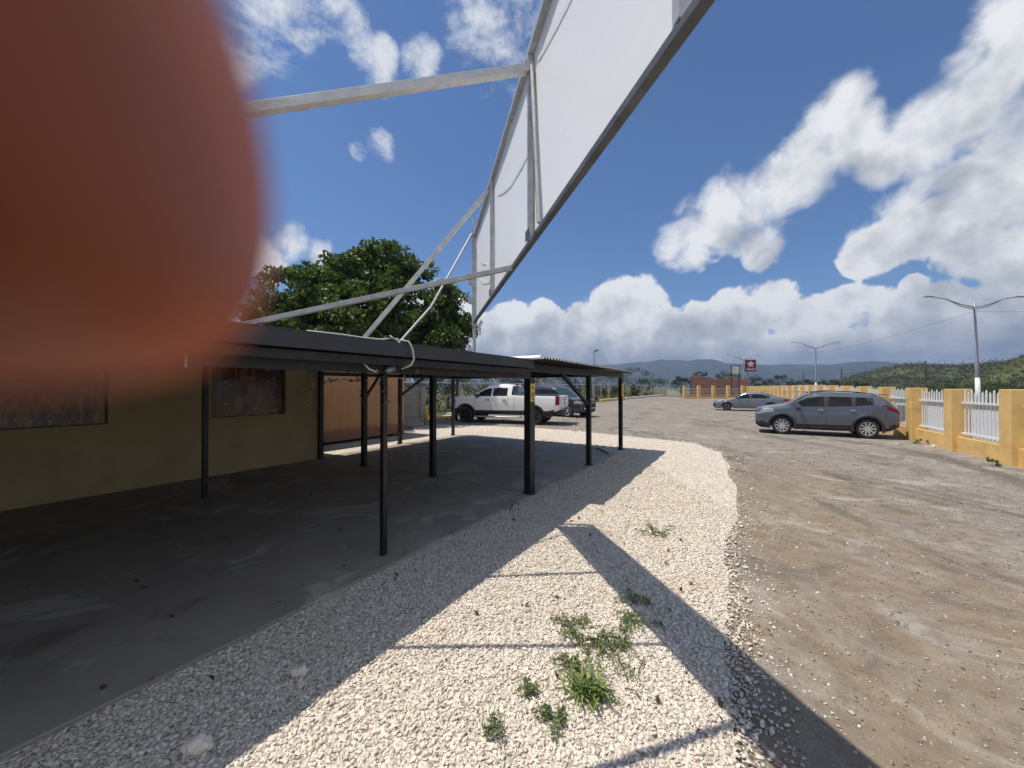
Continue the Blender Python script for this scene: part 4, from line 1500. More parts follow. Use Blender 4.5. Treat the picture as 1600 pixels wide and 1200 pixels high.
def vehicle(name, label, group, loc, ang, L, W, Rw, xf, xr, top, belt, bottom, plan, zone, paint, rim, spokes, style, seams, extra_st=(), tumble=0.20, tw=0.22, archr=1.17, cat='car', front_cap='body', rear_cap='body'):
    root = empty(name, loc, label, cat, group, ang)
    ft, fb, fbo, fp = smooth_fn(top, L, 0.025), smooth_fn(belt, L, 0.03), smooth_fn(bottom, L, 0.03), smooth_fn(plan, L, 0.03)
    Ra = Rw * archr

    def arch(x):
        z = -1
        for c in (xf, xr):
            d = abs(x - c)
            if d < Ra:
                z = max(z, Rw + math.sqrt(Ra * Ra - d * d) - 0.01)
        return z
    st = set(np.round(np.linspace(0, L, int(L / 0.06)), 4))
    for c in (xf, xr):
        for a in np.linspace(0, math.pi, 21):
            st.add(round(c + Ra * math.cos(a) * 0.9995, 4))
        st.add(round(c + Ra + 0.002, 4)); st.add(round(c - Ra - 0.002, 4))
    for s_ in seams:
        st.add(round(s_ - 0.007, 4)); st.add(round(s_ + 0.007, 4))
    for e in extra_st:
        st.add(round(e, 4))
    st = sorted(x for x in st if 0 <= x <= L)
    key = []
    rows = []
    for x in st:
        b_, s_, t_ = fbo(x), fb(x), ft(x)
        s_ = min(s_, t_ - 0.015)
        w = W / 2 * fp(x)
        g = min(1.0, max(0.0, (t_ - s_) / 0.5))
        wr = w * 0.955 - tumble * g
        zt = s_ + (t_ - s_) * 0.86
        P_ = [(0, b_), (w * .70, b_), (w * .93, b_ + .03), (w * .985, b_ + .13)]
        nlo = 7
        for i in range(1, nlo + 1):
            f_ = i / nlo
            z = b_ + .13 + (s_ - .06 - b_ - .13) * f_
            P_.append((w * (0.985 + 0.022 * math.sin(math.pi * min(1, f_ * 1.05)) - 0.012 * f_ * f_), z))
        P_.append((w * .955, s_))
        for f_ in (0.12, 0.45, 0.8, 1.0):
            P_.append((w * .955 + (wr - w * .955) * f_ ** 1.15 - 0.004, s_ + (zt - s_) * f_))
        P_ += [(wr - 0.05 * (0.3 + 0.7 * g), zt + (t_ - zt) * 0.72), (wr * 0.72, zt + (t_ - zt) * 0.95), (wr * 0.35, t_ + 0.008), (0, t_ + 0.012)]
        az = arch(x)
        P_ = [(y, max(z, az if i < 12 else z)) for i, (y, z) in enumerate(P_)]
        rows.append(P_)
    nr = len(rows[0])
    groups = {}
    for side in (-1, 1):
        for i in range(len(st) - 1):
            for j in range(nr - 1):
                q = [(st[i] - L / 2, side * rows[i][j][0], rows[i][j][1]), (st[i + 1] - L / 2, side * rows[i + 1][j][0], rows[i + 1][j][1]),
                     (st[i + 1] - L / 2, side * rows[i + 1][j + 1][0], rows[i + 1][j + 1][1]), (st[i] - L / 2, side * rows[i][j + 1][0], rows[i][j + 1][1])]
                xm = (st[i] + st[i + 1]) / 2
                zm = sum(p[2] for p in q) / 4
                ym = abs(sum(p[1] for p in q) / 4)
                zn = zone(xm, ym, zm, j, fbo(xm), fb(xm), ft(xm))
                if zn == 'body' and j < 12:
                    for s_ in seams:
                        if abs(xm - s_) < 0.008 and j > 2 and arch(xm) < fbo(xm):
                            zn = 'door_gap'
                groups.setdefault(zn, []).append(q)
    for ci, x, zn in ((0, -L / 2, front_cap), (len(st) - 1, L / 2, rear_cap)):
        rr_ = rows[ci]
        for j in range(nr - 1):
            q = [(x, -rr_[j][0], rr_[j][1]), (x, rr_[j][0], rr_[j][1]), (x, rr_[j + 1][0], rr_[j + 1][1]), (x, -rr_[j + 1][0], rr_[j + 1][1])]
            groups.setdefault(zn, []).append(q)
    mats = {'body': paint, 'window': M['tint'], 'windscreen': M['tint'], 'rear_window': M['tint'], 'headlight': M['lens'], 'tail_light': M['red_lens'], 'lower_trim': M['trim'],
            'door_gap': M['trim'], 'window_trim': M['chrome'], 'pillar_trim': M['trim'], 'grille': M['trim'], 'bumper': M['trim'], 'front_door': paint, 'rear_door': paint, 'roof_panel': M['trim'], 'windscreen_clear': M['tint_clear']}
    for zn, qs in groups.items():
        bm = bmesh.new()
        for q in qs:
            try:
                f_ = bm.faces.new([bm.verts.new(p) for p in q])
            except ValueError:
                pass
        bmesh.ops.remove_doubles(bm, verts=bm.verts, dist=0.0008)
        bmesh.ops.dissolve_degenerate(bm, edges=bm.edges, dist=0.0005)
        bmesh.ops.recalc_face_normals(bm, faces=bm.faces)
        nm = 'windscreen' if zn == 'windscreen_clear' else zn
        left = set(bm.faces)
        parts = []
        if zn in ('window', 'headlight', 'tail_light', 'pillar_trim'):
            while left:
                st_ = [left.pop()]
                comp = []
                while st_:
                    f_ = st_.pop()
                    comp.append(f_)
                    for v_ in f_.verts:
                        for g_ in v_.link_faces:
                            if g_ in left:
                                left.discard(g_)
                                st_.append(g_)
                parts.append(comp)
        else:
            parts.append(list(bm.faces))
        for comp in parts:
            idx = {}
            vs_, fs_ = [], []
            for f_ in comp:
                fs_.append([idx.setdefault(v_, len(idx)) for v_ in f_.verts])
            vs_ = [v_.co[:] for v_ in idx]
            me = bpy.data.meshes.new(nm)
            me.from_pydata(vs_, [], fs_)
            me.polygons.foreach_set('use_smooth', [True] * len(me.polygons))
            o = bpy.data.objects.new(nm, me)
            col.objects.link(o)
            me.materials.append(mats[zn])
            o.parent = root
        bm.free()
    for x in (xf, xr):
        for s_ in (-1, 1):
            if s_ > 0:
                k_ = MB(); k_.box((x - L / 2, 0, (0.3 + Rw + Ra) / 2), (Ra * 2 + 0.1, W - 2 * tw - 0.16, Rw + Ra - 0.3)); k_.build('wheel_well', M['trim'], root)
            wheel(root, x - L / 2, s_ * (W / 2 * fp(x) - tw / 2 - 0.015), Rw, tw, -s_, rim, spokes, style)
    return root, (lambda x: (x - L / 2)), ft, fb, fp


def arch_trims(root, L, W, Rw, xs_, fp, mat, wd=0.055, archr=1.17, z0=0.24):
    for c in xs_:
        for s_ in (-1, 1):
            k_ = MB()
            Ra = Rw * archr
            vs_, fs_ = [], []
            a0 = math.asin((z0 - Rw) / Ra)
            n_ = 24
            for i in range(n_ + 1):
                a = a0 + (math.pi - 2 * a0) * i / n_
                for rr_, dy in ((Ra - 0.012, 0.0), (Ra - 0.012, 0.014), (Ra + wd, 0.012), (Ra + wd + 0.006, -0.01)):
                    x = c + rr_ * math.cos(a)
                    vs_.append((x - L / 2, s_ * (W / 2 * fp(x) * 1.0 + dy), Rw + rr_ * math.sin(a)))
            for i in range(n_):
                for j in range(3):
                    fs_.append((i * 4 + j, (i + 1) * 4 + j, (i + 1) * 4 + j + 1, i * 4 + j + 1))
            k_.add(vs_, fs_)
            k_.build('wheel_arch', mat, root, smooth=True)


def handles(root, L, W, fp, xs_, z, mat, ln=0.17):
    for x in xs_:
        for s_ in (-1, 1):
            k_ = MB(); k_.box((x - L / 2, s_ * (W / 2 * fp(x) * 1.0 + 0.012), z), (ln, 0.035, 0.032))
            k_.build('handle', mat, root, bevel=0.01)


def mirrors(root, L, W, x, z, mat):
    for s_ in (-1, 1):
        k_ = MB()
        k_.box((x - L / 2, s_ * (W / 2 + 0.09), z + 0.06), (0.15, 0.20, 0.135))
        m_ = k_.build('mirror', mat, root, bevel=0.04)
        k_ = MB(); k_.box((x - L / 2 + 0.0, s_ * (W / 2 + 0.0), z - 0.02), (0.10, 0.12, 0.05)); k_.build('mirror_foot', M['trim'], m_, bevel=0.01)


def head_angle(hx, hy):
    return math.atan2(-hy, -hx)


# --- grey crossover by the fence
L, W, Rw = 4.46, 1.82, 0.345
def zone_suv(x, y, z, j, b, s, t):
    if 11 <= j <= 13:
        for a, c in ((1.42, 2.28), (2.36, 3.10), (3.16, 3.74)):
            if a + (z - s) * 0.35 < x < c - (max(0, z - s) * 0.9 if c > 3.5 else 0) and t - s > 0.16:
                return 'window'
        if t - s > 0.14 and 1.2 < x < 3.74:
            return 'pillar_trim'
    if j >= 15 and 1.02 < x < 1.78 and t > 1.02:
        return 'windscreen'
    if j >= 14 and t > 1.55 and j < 16 and 1.95 < x < 3.8:
        return 'body'
    if j >= 16 and 3.98 < x < 4.34 and t > 1.1:
        return 'rear_window'
    if 0.02 < x < 0.62 and (j == 9 or (j == 10 and x > 0.2)):
        return 'headlight'
    if x > 4.0 and (j == 10 or (j == 9 and x > 4.12)):
        return 'tail_light'
    if z < 0.40 or (x < 0.32 and z < 0.47) or (x > 4.15 and z < 0.52):
        return 'lower_trim'
    return 'body'


z2, z1 = 14.2, 15.45
pf, pr = Vector((0.7005 * z1, z1, 0)), Vector((0.905 * z2, z2, 0))
hd = (pf - pr).normalized()
mid = (pf + pr) / 2 - hd * (0.86 - (4.46 - 2.64 - 0.86)) / 2 * 0 
root, X, ft, fb, fp = vehicle('crossover_car', 'slate grey crossover with silver wheels and black cladding parked against the yellow fence', None, mid, head_angle(hd.x, hd.y), L, W, Rw, 0.90, 3.54,
    [(0, 0.90), (0.05, 0.96), (0.3, 1.035), (1.02, 1.12), (1.12, 1.15), (1.75, 1.54), (2.1, 1.61), (2.5, 1.62), (3.1, 1.595), (3.6, 1.555), (3.95, 1.50), (4.22, 1.24), (4.40, 1.06), (4.46, 0.92)],
    [(0, 0.86), (0.3, 0.96), (1.1, 1.06), (2.3, 1.08), (3.2, 1.12), (3.8, 1.19), (4.1, 1.17), (4.46, 1.0)],
    [(0, 0.34), (0.15, 0.22), (0.9, 0.20), (3.6, 0.22), (4.2, 0.26), (4.46, 0.42)],
    [(0, 0.76), (0.05, 0.87), (0.2, 0.94), (0.5, 0.985), (1.0, 1.0), (3.6, 1.0), (4.1, 0.96), (4.34, 0.90), (4.46, 0.78)],
    zone_suv, M['paint_grey'], M['rim_silver'], 10, 2, (1.36, 2.32, 3.30), (1.42, 2.28, 2.36, 3.10, 3.16, 3.74, 3.98, 4.34, 1.02, 1.78), front_cap='grille')
root.scale = (0.93, 1, 1)
arch_trims(root, L, W, Rw, (0.90, 3.54), fp, M['trim'], 0.085)
handles(root, L, W, fp, (2.14, 3.12), 0.97, M['chrome'])
mirrors(root, L, W, 1.45, 1.02, M['paint_grey'])
for s_ in (-1, 1):
    k = MB(); k.tube([(X(x), s_ * (0.60 + 0.02 * math.sin(x)), ft(x) + dz) for x, dz in ((1.85, 0.0), (1.98, 0.03), (2.5, 0.045), (3.3, 0.045), (3.75, 0.03), (3.86, -0.02))], 0.016, 8)
    k.build('roof_rail', M['trim'], root, smooth=True)
    k = MB(); k.tube([(X(1.12), s_ * 0.80, 1.06), (X(1.5), s_ * 0.705, 1.34), (X(1.85), s_ * 0.655, 1.525)], 0.018, 6)
    k.build('pillar_strip', M['chrome'], root, smooth=True)
    k = MB(); k.bar((X(1.55), s_ * 0.897, 0.345), (X(2.95), s_ * 0.897, 0.355), 0.02, 0.05); k.build('sill_strip', M['trim'], root)
k = MB(); k.box((X(4.06), 0, 1.535), (0.3, 1.1, 0.03)); k.build('spoiler', M['paint_grey'], root, bevel=0.012)
k = MB(); k.bar((X(-0.005), -0.58, 0.47), (X(-0.02), 0.58, 0.47), 0.03, 0.05); k.build('bumper_strip', M['chrome'], root)

# --- mid grey saloon farther off
L, W, Rw = 4.95, 1.86, 0.335
def zone_sed(x, y, z, j, b, s, t):
    if 11 <= j <= 13:
        for a, c in ((1.55, 2.42), (2.50, 3.62)):
            if a + (z - s) * 0.5 < x < c - (max(0, z - s) * 1.1 if c > 3 else 0) and t - s > 0.10:
                return 'window'
        if t - s > 0.1 and 1.5 < x < 3.7:
            return 'pillar_trim'
    if j >= 15 and 1.28 < x < 2.1 and t > 0.99:
        return 'windscreen'
    if j >= 15 and 3.45 < x < 4.22 and t > 1.03:
        return 'rear_window'
    if 0.02 < x < 0.55 and j == 10:
        return 'headlight'
    if x < 0.16 and 0.30 < z < 0.60 and j < 12:
        return 'grille'
    if x > 4.5 and j in (9, 10):
        return 'tail_light'
    if z < 0.25:
        return 'lower_trim'
    return 'body'


z2, z1 = 28.9, 30.35
pf, pr = Vector((0.559 * z1, z1, 0)), Vector((0.6714 * z2, z2, 0))
hd = (pf - pr).normalized()
mid = (pf + pr) / 2 + (-hd) * 0.12
root, X, ft, fb, fp = vehicle('saloon_car', 'mid grey saloon with dark five spoke wheels parked farther along the yellow fence', None, mid, head_angle(hd.x, hd.y), L, W, Rw, 0.94, 3.77,
    [(0, 0.66), (0.1, 0.74), (0.6, 0.86), (1.25, 0.955), (1.4, 1.0), (2.05, 1.36), (2.5, 1.44), (2.9, 1.45), (3.5, 1.36), (4.2, 1.09), (4.75, 1.03), (4.9, 0.98), (4.95, 0.90)],
    [(0, 0.62), (0.5, 0.76), (1.5, 0.93), (3.0, 0.96), (4.0, 0.985), (4.95, 0.90)],
    [(0, 0.26), (0.2, 0.17), (4.5, 0.18), (4.95, 0.34)],
    [(0, 0.68), (0.06, 0.82), (0.25, 0.92), (0.6, 0.98), (1.2, 1.0), (3.9, 1.0), (4.5, 0.95), (4.85, 0.86), (4.95, 0.78)],
    zone_sed, M['paint_silver'], M['rim_dark'], 5, 1, (1.42, 2.46, 3.5), (1.55, 2.42, 2.5, 3.62, 1.28, 2.1, 3.45, 4.22), front_cap='grille')
handles(root, L, W, fp, (2.28, 3.3), 0.84, M['paint_silver'])
mirrors(root, L, W, 1.72, 0.95, M['paint_silver'])
for w_ in [c for c in root.children if c.name.startswith('wheel') and not c.name.startswith('wheel_arch')]:
    bb_ = np.array([v.co[:] for v in w_.data.vertices])
    cx, cy, cz = bb_.mean(0)
    s_ = 1 if cy > 0 else -1
    k = MB()
    for i in range(5):
        a = 2 * math.pi * i / 5 + 0.2
        k.bar((cx + 0.10 * math.cos(a), cy + s_ * 0.115, cz + 0.10 * math.sin(a)), (cx + 0.215 * math.cos(a + .3), cy + s_ * 0.118, cz + 0.215 * math.sin(a + .3)), 0.03, 0.012, up=(0, 1, 0))
    k.build('spoke_face', M['rim_silver'], w_)
k = MB(); k.bar((X(1.25), -0.925, 0.20), (X(3.4), -0.925, 0.20), 0.012, 0.02); k.bar((X(1.25), 0.925, 0.20), (X(3.4), 0.925, 0.20), 0.012, 0.02); k.build('sill_strip', M['chrome'], root)
for s_ in (-1, 1):
    k = MB(); k.tube([(X(1.48), s_ * 0.84, 0.95), (X(1.8), s_ * 0.77, 1.15), (X(2.2), s_ * 0.70, 1.335)], 0.014, 6); k.build('pillar_strip', M['chrome'], root)
k = MB(); k.box((X(3.25), 0.0, 1.43), (0.16, 0.05, 0.06)); k.build('aerial_fin', M['trim'], root, bevel=0.015)

# --- white pickup
L, W, Rw = 5.85, 2.05, 0.41
def zone_pk(x, y, z, j, b, s, t):
    if 11 <= j <= 13:
        for a, c in ((1.62, 2.40), (2.47, 3.24)):
            if a + (z - s) * 0.75 * (1 if a < 2 else 0) < x < c and t - s > 0.14:
                return 'window'
    if j >= 15 and 1.40 < x < 2.12 and t > 1.28:
        return 'windscreen'
    if j >= 12 and 3.46 < x < 3.62 and t > 1.4:
        return 'rear_window'
    if 0.03 < x < 0.42 and j in (8, 9):
        return 'headlight'
    if x > 5.66 and 6 <= j <= 10 and y > 0.86:
        return 'tail_light'
    if z < 0.70 and (x > 0.35) or (x < 0.35 and z < 0.78):
        return 'lower_trim'
    return 'body'


z2, z1 = 19.25, 20.45
pf, pr = Vector((-0.1132 * z1, z1, 0)), Vector((0.0483 * z2, z2, 0))
hd = (pf - pr).normalized()
mid = (pf + pr) / 2 - hd * 0.10 + Vector((0.40, 0.0, 0))
root, X, ft, fb, fp = vehicle('pickup_truck', 'white crew cab pickup with black wheels and black lower trim beyond the carport posts', None, mid, head_angle(hd.x, hd.y), L, W, Rw, 1.0, 4.60,
    [(0, 1.15), (0.08, 1.25), (0.5, 1.33), (1.38, 1.39), (1.46, 1.42), (2.04, 1.85), (2.35, 1.935), (2.8, 1.96), (3.3, 1.94), (3.46, 1.90), (3.56, 1.46), (3.62, 1.425), (5.80, 1.40), (5.85, 1.37)],
    [(0, 1.11), (0.5, 1.26), (1.4, 1.34), (3.4, 1.37), (3.6, 1.40), (5.85, 1.375)],
    [(0, 0.52), (0.25, 0.42), (5.3, 0.44), (5.7, 0.55), (5.85, 0.6)],
    [(0, 0.76), (0.08, 0.88), (0.3, 0.96), (0.7, 1.0), (5.6, 1.0), (5.80, 0.985), (5.85, 0.95)],
    zone_pk, M['paint_white'], M['rim_dark'], 6, 2, (1.52, 2.43, 3.30, 3.60), (1.62, 2.40, 2.47, 3.24, 5.66, 1.4, 2.12, 3.46), tumble=0.21, tw=0.27, front_cap='grille', rear_cap='body')
arch_trims(root, L, W, Rw, (1.0, 4.60), fp, M['trim'], 0.09, z0=0.45)
handles(root, L, W, fp, (2.24, 3.10), 1.17, M['trim'], 0.22)
mirrors(root, L, W, 1.66, 1.33, M['trim'])
k = MB(); k.box((X(5.90), 0, 0.62), (0.22, 1.96, 0.24)); k.build('rear_bumper', M['trim'], root, bevel=0.04)
k = MB(); k.box((X(5.862), 0, 1.08), (0.02, 1.48, 0.46)); tg = k.build('tailgate', M['paint_white'], root, bevel=0.008)
k = MB(); k.box((X(5.878), 0, 1.20), (0.014, 0.2, 0.09)); k.build('handle', M['trim'], tg, bevel=0.004)
k = MB(); k.box((X(5.878), 0.0, 1.02), (0.01, 0.13, 0.15)); k.build('badge', M['trim'], tg, bevel=0.004)
k = MB(); k.box((X(6.015), 0.0, 0.66), (0.01, 0.32, 0.15)); k.build('licence_plate', M['sign_white'], root)
for s_ in (-1, 1):
    k = MB(); k.tube([(X(1.5), s_ * 0.98, 0.36), (X(1.65), s_ * 1.05, 0.34), (X(3.85), s_ * 1.05, 0.34), (X(4.0), s_ * 0.98, 0.36)], 0.04, 8); k.build('side_step', M['galv'], root, smooth=True)
    k = MB(); k.bar((X(3.64), s_ * 0.95, 1.435), (X(5.8), s_ * 0.95, 1.415), 0.07, 0.03); k.build('bed_rail', M['trim'], root)
    for dx, dz in ((0, 0), (.09, .05), (.02, .10), (.12, -.08), (-.03, -.13), (.16, .12)):      # splashes on the wing
        pass
k = MB(); k.box((X(4.7), 0, 1.425), (2.1, 1.7, 0.02)); k.build('bed_cover', M['trim'], root)
k = MB(); k.box((X(3.4), 0.0, 1.94), (0.12, 0.35, 0.05)); k.build('brake_light', M['red_lens'], root, bevel=0.01)

# --- dark car behind it
L, W, Rw = 4.75, 1.9, 0.37
def zone_dk(x, y, z, j, b, s, t):
    if 11 <= j <= 13:
        for a, c in ((1.55, 2.35), (2.42, 3.3), (3.38, 4.2)):
            if a + (z - s) * 0.6 * (1 if a < 2 else 0) < x < c and t - s > 0.14:
                return 'window'
    if j >= 15 and 1.22 < x < 1.98 and t > 1.22:
        return 'windscreen_clear'
    if x < 0.5 and 0.82 < z < 0.98 and j < 12:
        return 'headlight'
    if z < 0.42:
        return 'lower_trim'
    return 'body'


hd = Vector((0.72, -0.69, 0)).normalized()
root, X, ft, fb, fp = vehicle('dark_suv', 'dark navy four wheel drive facing right, half hidden behind the white pickup', None, Vector((2.9, 24.6, 0)), head_angle(hd.x, hd.y), L, W, Rw, 0.95, 3.74,
    [(0, 0.95), (0.1, 1.06), (0.5, 1.14), (1.2, 1.2), (1.3, 1.25), (1.95, 1.74), (2.3, 1.84), (3.2, 1.87), (4.3, 1.80), (4.55, 1.5), (4.75, 1.0)],
    [(0, 0.9), (0.5, 1.05), (1.3, 1.15), (4.2, 1.2), (4.75, 1.0)],
    [(0, 0.36), (0.2, 0.26), (4.4, 0.28), (4.75, 0.45)],
    [(0, 0.72), (0.08, 0.86), (0.3, 0.95), (0.7, 1.0), (4.2, 1.0), (4.75, 0.88)],
    zone_dk, M['paint_navy'], M['rim_silver'], 6, 2, (1.45, 2.38, 3.34), (1.55, 2.35, 2.42, 3.3, 3.38, 4.2, 1.22, 1.98), front_cap='grille')
mirrors(root, L, W, 1.6, 1.16, M['paint_navy'])
k = MB(); k.bar((X(-0.01), -0.62, 0.55), (X(-0.01), 0.62, 0.55), 0.04, 0.06); k.build('bumper_strip', M['chrome'], root)
k = MB(); k.bar((X(-0.005), -0.5, 0.86), (X(-0.005), 0.5, 0.86), 0.03, 0.05); k.build('grille_bar', M['chrome'], root)
for s_ in (-1, 1):
    k = MB(); k.tube([(X(x), s_ * 0.66, ft(x) + dz) for x, dz in ((2.1, 0.0), (2.3, 0.05), (4.0, 0.06), (4.2, 0.0))], 0.02, 6); k.build('roof_rail', M['chrome'], root)
for x in (2.5, 3.3):
    k = MB(); k.box((X(x), 0, ft(x) + 0.07), (0.06, 1.36, 0.03)); k.build('roof_bar', M['galv'], root)

# ------------------------------------------------------------------ trees and bushes
# the big tree behind the building
big = at(565, 605, 19.5)
big.z = 0
def lb(u, v, ru, rv, dy=0.0):
    p = at(u, v, 19.5) - big
    s_ = 19.5 / F
    return ((p.x, dy, p.z), (ru * s_, (ru + rv) * 0.5 * s_, rv * s_))


tree('shade_tree', big, [lb(480, 480, 75, 60, -0.6), lb(540, 450, 70, 55, 0.5), lb(590, 420, 62, 42, 1.0), lb(640, 470, 70, 60, 0.6), lb(560, 510, 110, 55, -0.8), lb(690, 505, 48, 45, 0.8), lb(455, 530, 60, 50, -0.5), lb(600, 400, 36, 28, 0.6), lb(690, 458, 32, 14, 0.5), lb(625, 535, 95, 40, 0.0), lb(576, 385, 10, 9, 0.5)],
     640, 105, 0.50, 0.23, M['leaf_tree'], 'big broad shade tree with glossy leaf clusters behind the low building', None, 0.35, 12, 0.52)
tp = at(712, 605, 21)
tree('flowering_tree', (tp.x, tp.y, 0), [((0, 0, 4.4), (0.75, 0.7, 1.1)), ((0.35, 0, 3.3), (0.7, 0.6, 0.9))], 26, 55, 0.34, 0.14, M['leaf_pink'],
     'small tree with pinkish dry blossom at the right edge of the big shade tree', None, 0.1, 5)


def far_tree(u, v0, v1, wpx, y, mat, label, group='trees beyond the far fences', n=26, per=60, leaf=None):
    p = at(u, 605, y)
    s_ = y / F
    ht = EYE + (HZ - v0) * s_
    w = wpx * s_ / 2
    hb = max(0.3, EYE + (HZ - v1) * s_)
    cz = (ht + hb) / 2
    lobes = [((0, 0, cz), (w * 0.8, w * 0.7, (ht - hb) / 2)), ((-w * 0.5, 0.2, cz - (ht - hb) * 0.1), (w * 0.5, w * 0.5, (ht - hb) * 0.36)), ((w * 0.5, -0.2, cz - (ht - hb) * 0.05), (w * 0.5, w * 0.5, (ht - hb) * 0.38)),
             ((w * random.uniform(-.3, .3), 0, ht - (ht - hb) * 0.2), (w * 0.35, w * 0.35, (ht - hb) * 0.2))]
    return tree('tree', (p.x, p.y, 0), lobes, n, per, max(w, (ht - hb) / 2) * 0.27, leaf or max(0.16, 1.6 * s_), mat, label, group, 0.02 * ht + 0.06, 5, 0.6)


far_tree(990, 577, 606, 62, 85, M['leaf_dark'], 'dark rounded tree just right of the corrugated canopy corner')
far_tree(1096, 581, 600, 34, 100, M['leaf_dark'], 'dark flat topped tree above the left half of the brick ruin')
far_tree(1141, 579, 600, 50, 105, M['leaf_dark'], 'dark dense tree behind the notice board')
far_tree(1064, 588, 606, 30, 110, M['leaf_dark'], 'low dark tree left of the brick ruin')
far_tree(1020, 590, 606, 44, 112, M['leaf_bush'], 'pale green low tree between the dark rounded tree and the faint street lamp')
far_tree(1182, 589, 606, 42, 120, M['leaf_dark'], 'low dark tree under the red star sign')
far_tree(1216, 587, 606, 44, 118, M['leaf_dark'], 'low dark tree between the red star sign and the middle street lamp')
far_tree(1255, 593, 606, 40, 125, M['leaf_dark'], 'scruffy low tree beneath the thin utility pole')
far_tree(1297, 593, 607, 34, 110, M['leaf_dark'], 'low dark tree right of the middle street lamp')
far_tree(1338, 597, 607, 40, 95, M['leaf_dark'], 'low dark tree at the foot of the wooded hill')
far_tree(1385, 586, 610, 58, 60, M['leaf_dry'], 'bare brown scrubby tree behind the fence above the crossover', n=22, per=30, leaf=0.12)
far_tree(1424, 590, 610, 46, 62, M['leaf_dry'], 'second bare brown scrubby tree nearer the utility pole', n=18, per=30, leaf=0.12)
far_tree(1476, 600, 614, 60, 48, M['leaf_bush'], 'green bushy tree behind the fence left of the nearest street lamp')
far_tree(1545, 599, 614, 64, 46, M['leaf_bush'], 'green bushy tree behind the fence right of the nearest street lamp')
far_tree(1605, 597, 614, 70, 44, M['leaf_bush'], 'green bushy tree behind the fence at the right edge of the picture')
# growth behind the chain link fence
for (u, v0, v1, w, y, mt, lab) in [(655, 572, 615, 80, 30, 'leaf_dark', 'dark green tree behind the block wall'),
                                   (700, 577, 618, 70, 33, 'leaf_dark', 'dark green tree behind the bonnet of the white pickup'),
                                   (752, 578, 618, 78, 38, 'leaf_bush', 'mid green tree above the cab of the white pickup'),
                                   (808, 580, 618, 70, 42, 'leaf_dark', 'dark green tree above the bed of the white pickup'),
                                   (858, 579, 617, 66, 50, 'leaf_bush', 'mid green tree above the dark car'),
                                   (905, 581, 616, 66, 56, 'leaf_dark', 'dark green tree behind the braced canopy post'),
                                   (945, 584, 614, 62, 66, 'leaf_bush', 'mid green tree behind the farthest canopy post')]:
    far_tree(u, v0, v1, w, y, M[mt], lab, 'trees behind the chain link fence', n=34, per=70)
far_tree(838, 583, 600, 34, 41, M['leaf_pink'], 'small reddish flowering tree above the dark car roof', 'trees behind the chain link fence', n=12, per=40)
bl_ = [(-9.5, 24.6), (-7.2, 25.6), (-5.2, 27.8), (-3.2, 30.2), (-1.2, 32.6), (0.8, 35.4), (2.8, 38.2), (4.8, 41.2), (6.8, 44.2), (8.8, 47.6), (11.2, 51.2), (13.6, 55.0), (16.2, 59.2), (19.2, 64), (22.2, 69), (25.2, 74)]
desc = ['behind the block wall', 'left of the white pickup', 'behind the nose of the white pickup', 'behind the front door of the white pickup', 'behind the rear door of the white pickup', 'behind the bed of the white pickup',
        'left of the dark car', 'behind the dark car roof', 'behind the dark car bonnet', 'behind the braced canopy post', 'above the yellow kerb', 'above the start of the white kerb', 'above the middle of the white kerb',
        'above the end of the white kerb', 'right of the white kerb', 'left of the sloping headwall']
for i, (x, y) in enumerate(bl_):
    bush('bush', (x, y, 0), 3.4, 2.0, 2.1 + 0.3 * random.random(), 620 if y < 45 else 480, 0.19 if y < 45 else 0.3, M['leaf_bush'] if i % 3 else M['leaf_reed'], 'olive scrub ' + desc[i] + ', pressed against the chain link fence', 'scrub along the chain link fence', spikes=12, smat=M['leaf_reed'])
for i, (u, v, w, lab) in enumerate([(1092, 618.5, 2.6, 'low weedy clump before the left pillars of the low fence'), (1122, 618.5, 3.4, 'low weedy clump in front of the middle of the low fence'), (1150, 617.5, 2.4, 'low weedy clump at the right end of the low fence'),
                                    (916, 630, 1.3, 'small green weed clump at the start of the yellow kerb')]):
    p = G(u, v)
    bush('weed_clump', (p.x, p.y, 0), w, 1.4, 0.65, 260, 0.17, M['leaf_bush'], lab, 'weed clumps along the far kerb', 'weeds')
for (u, v, w, lab) in [(1462, 693, 0.5, 'small tuft of weeds with litter at the foot of the second nearest yellow pillar'), (1574, 727, 0.4, 'dark small tuft of weeds at the foot of the nearest yellow pillar')]:
    p = G(u, v)
    bush('weed_clump', (p.x - 0.48, p.y - 0.1, 0), w, 0.35, 0.2, 160, 0.06, M['leaf_weed'], lab, 'tufts along the yellow fence', 'weeds')
k = MB(); k.box((0, 0, 0.03), (0.16, 0.09, 0.05), rz=0.6); k.box((0.13, 0.04, 0.02), (0.09, 0.07, 0.03), rz=-.4)
lt = k.build('litter', M['sign_white'], origin=(0, 0, 0)); lt.location = G(1477, 697) + Vector((-0.55, -0.15, 0))
tag(lt, 'crumpled white litter beside the weed tuft at the yellow fence', 'litter')


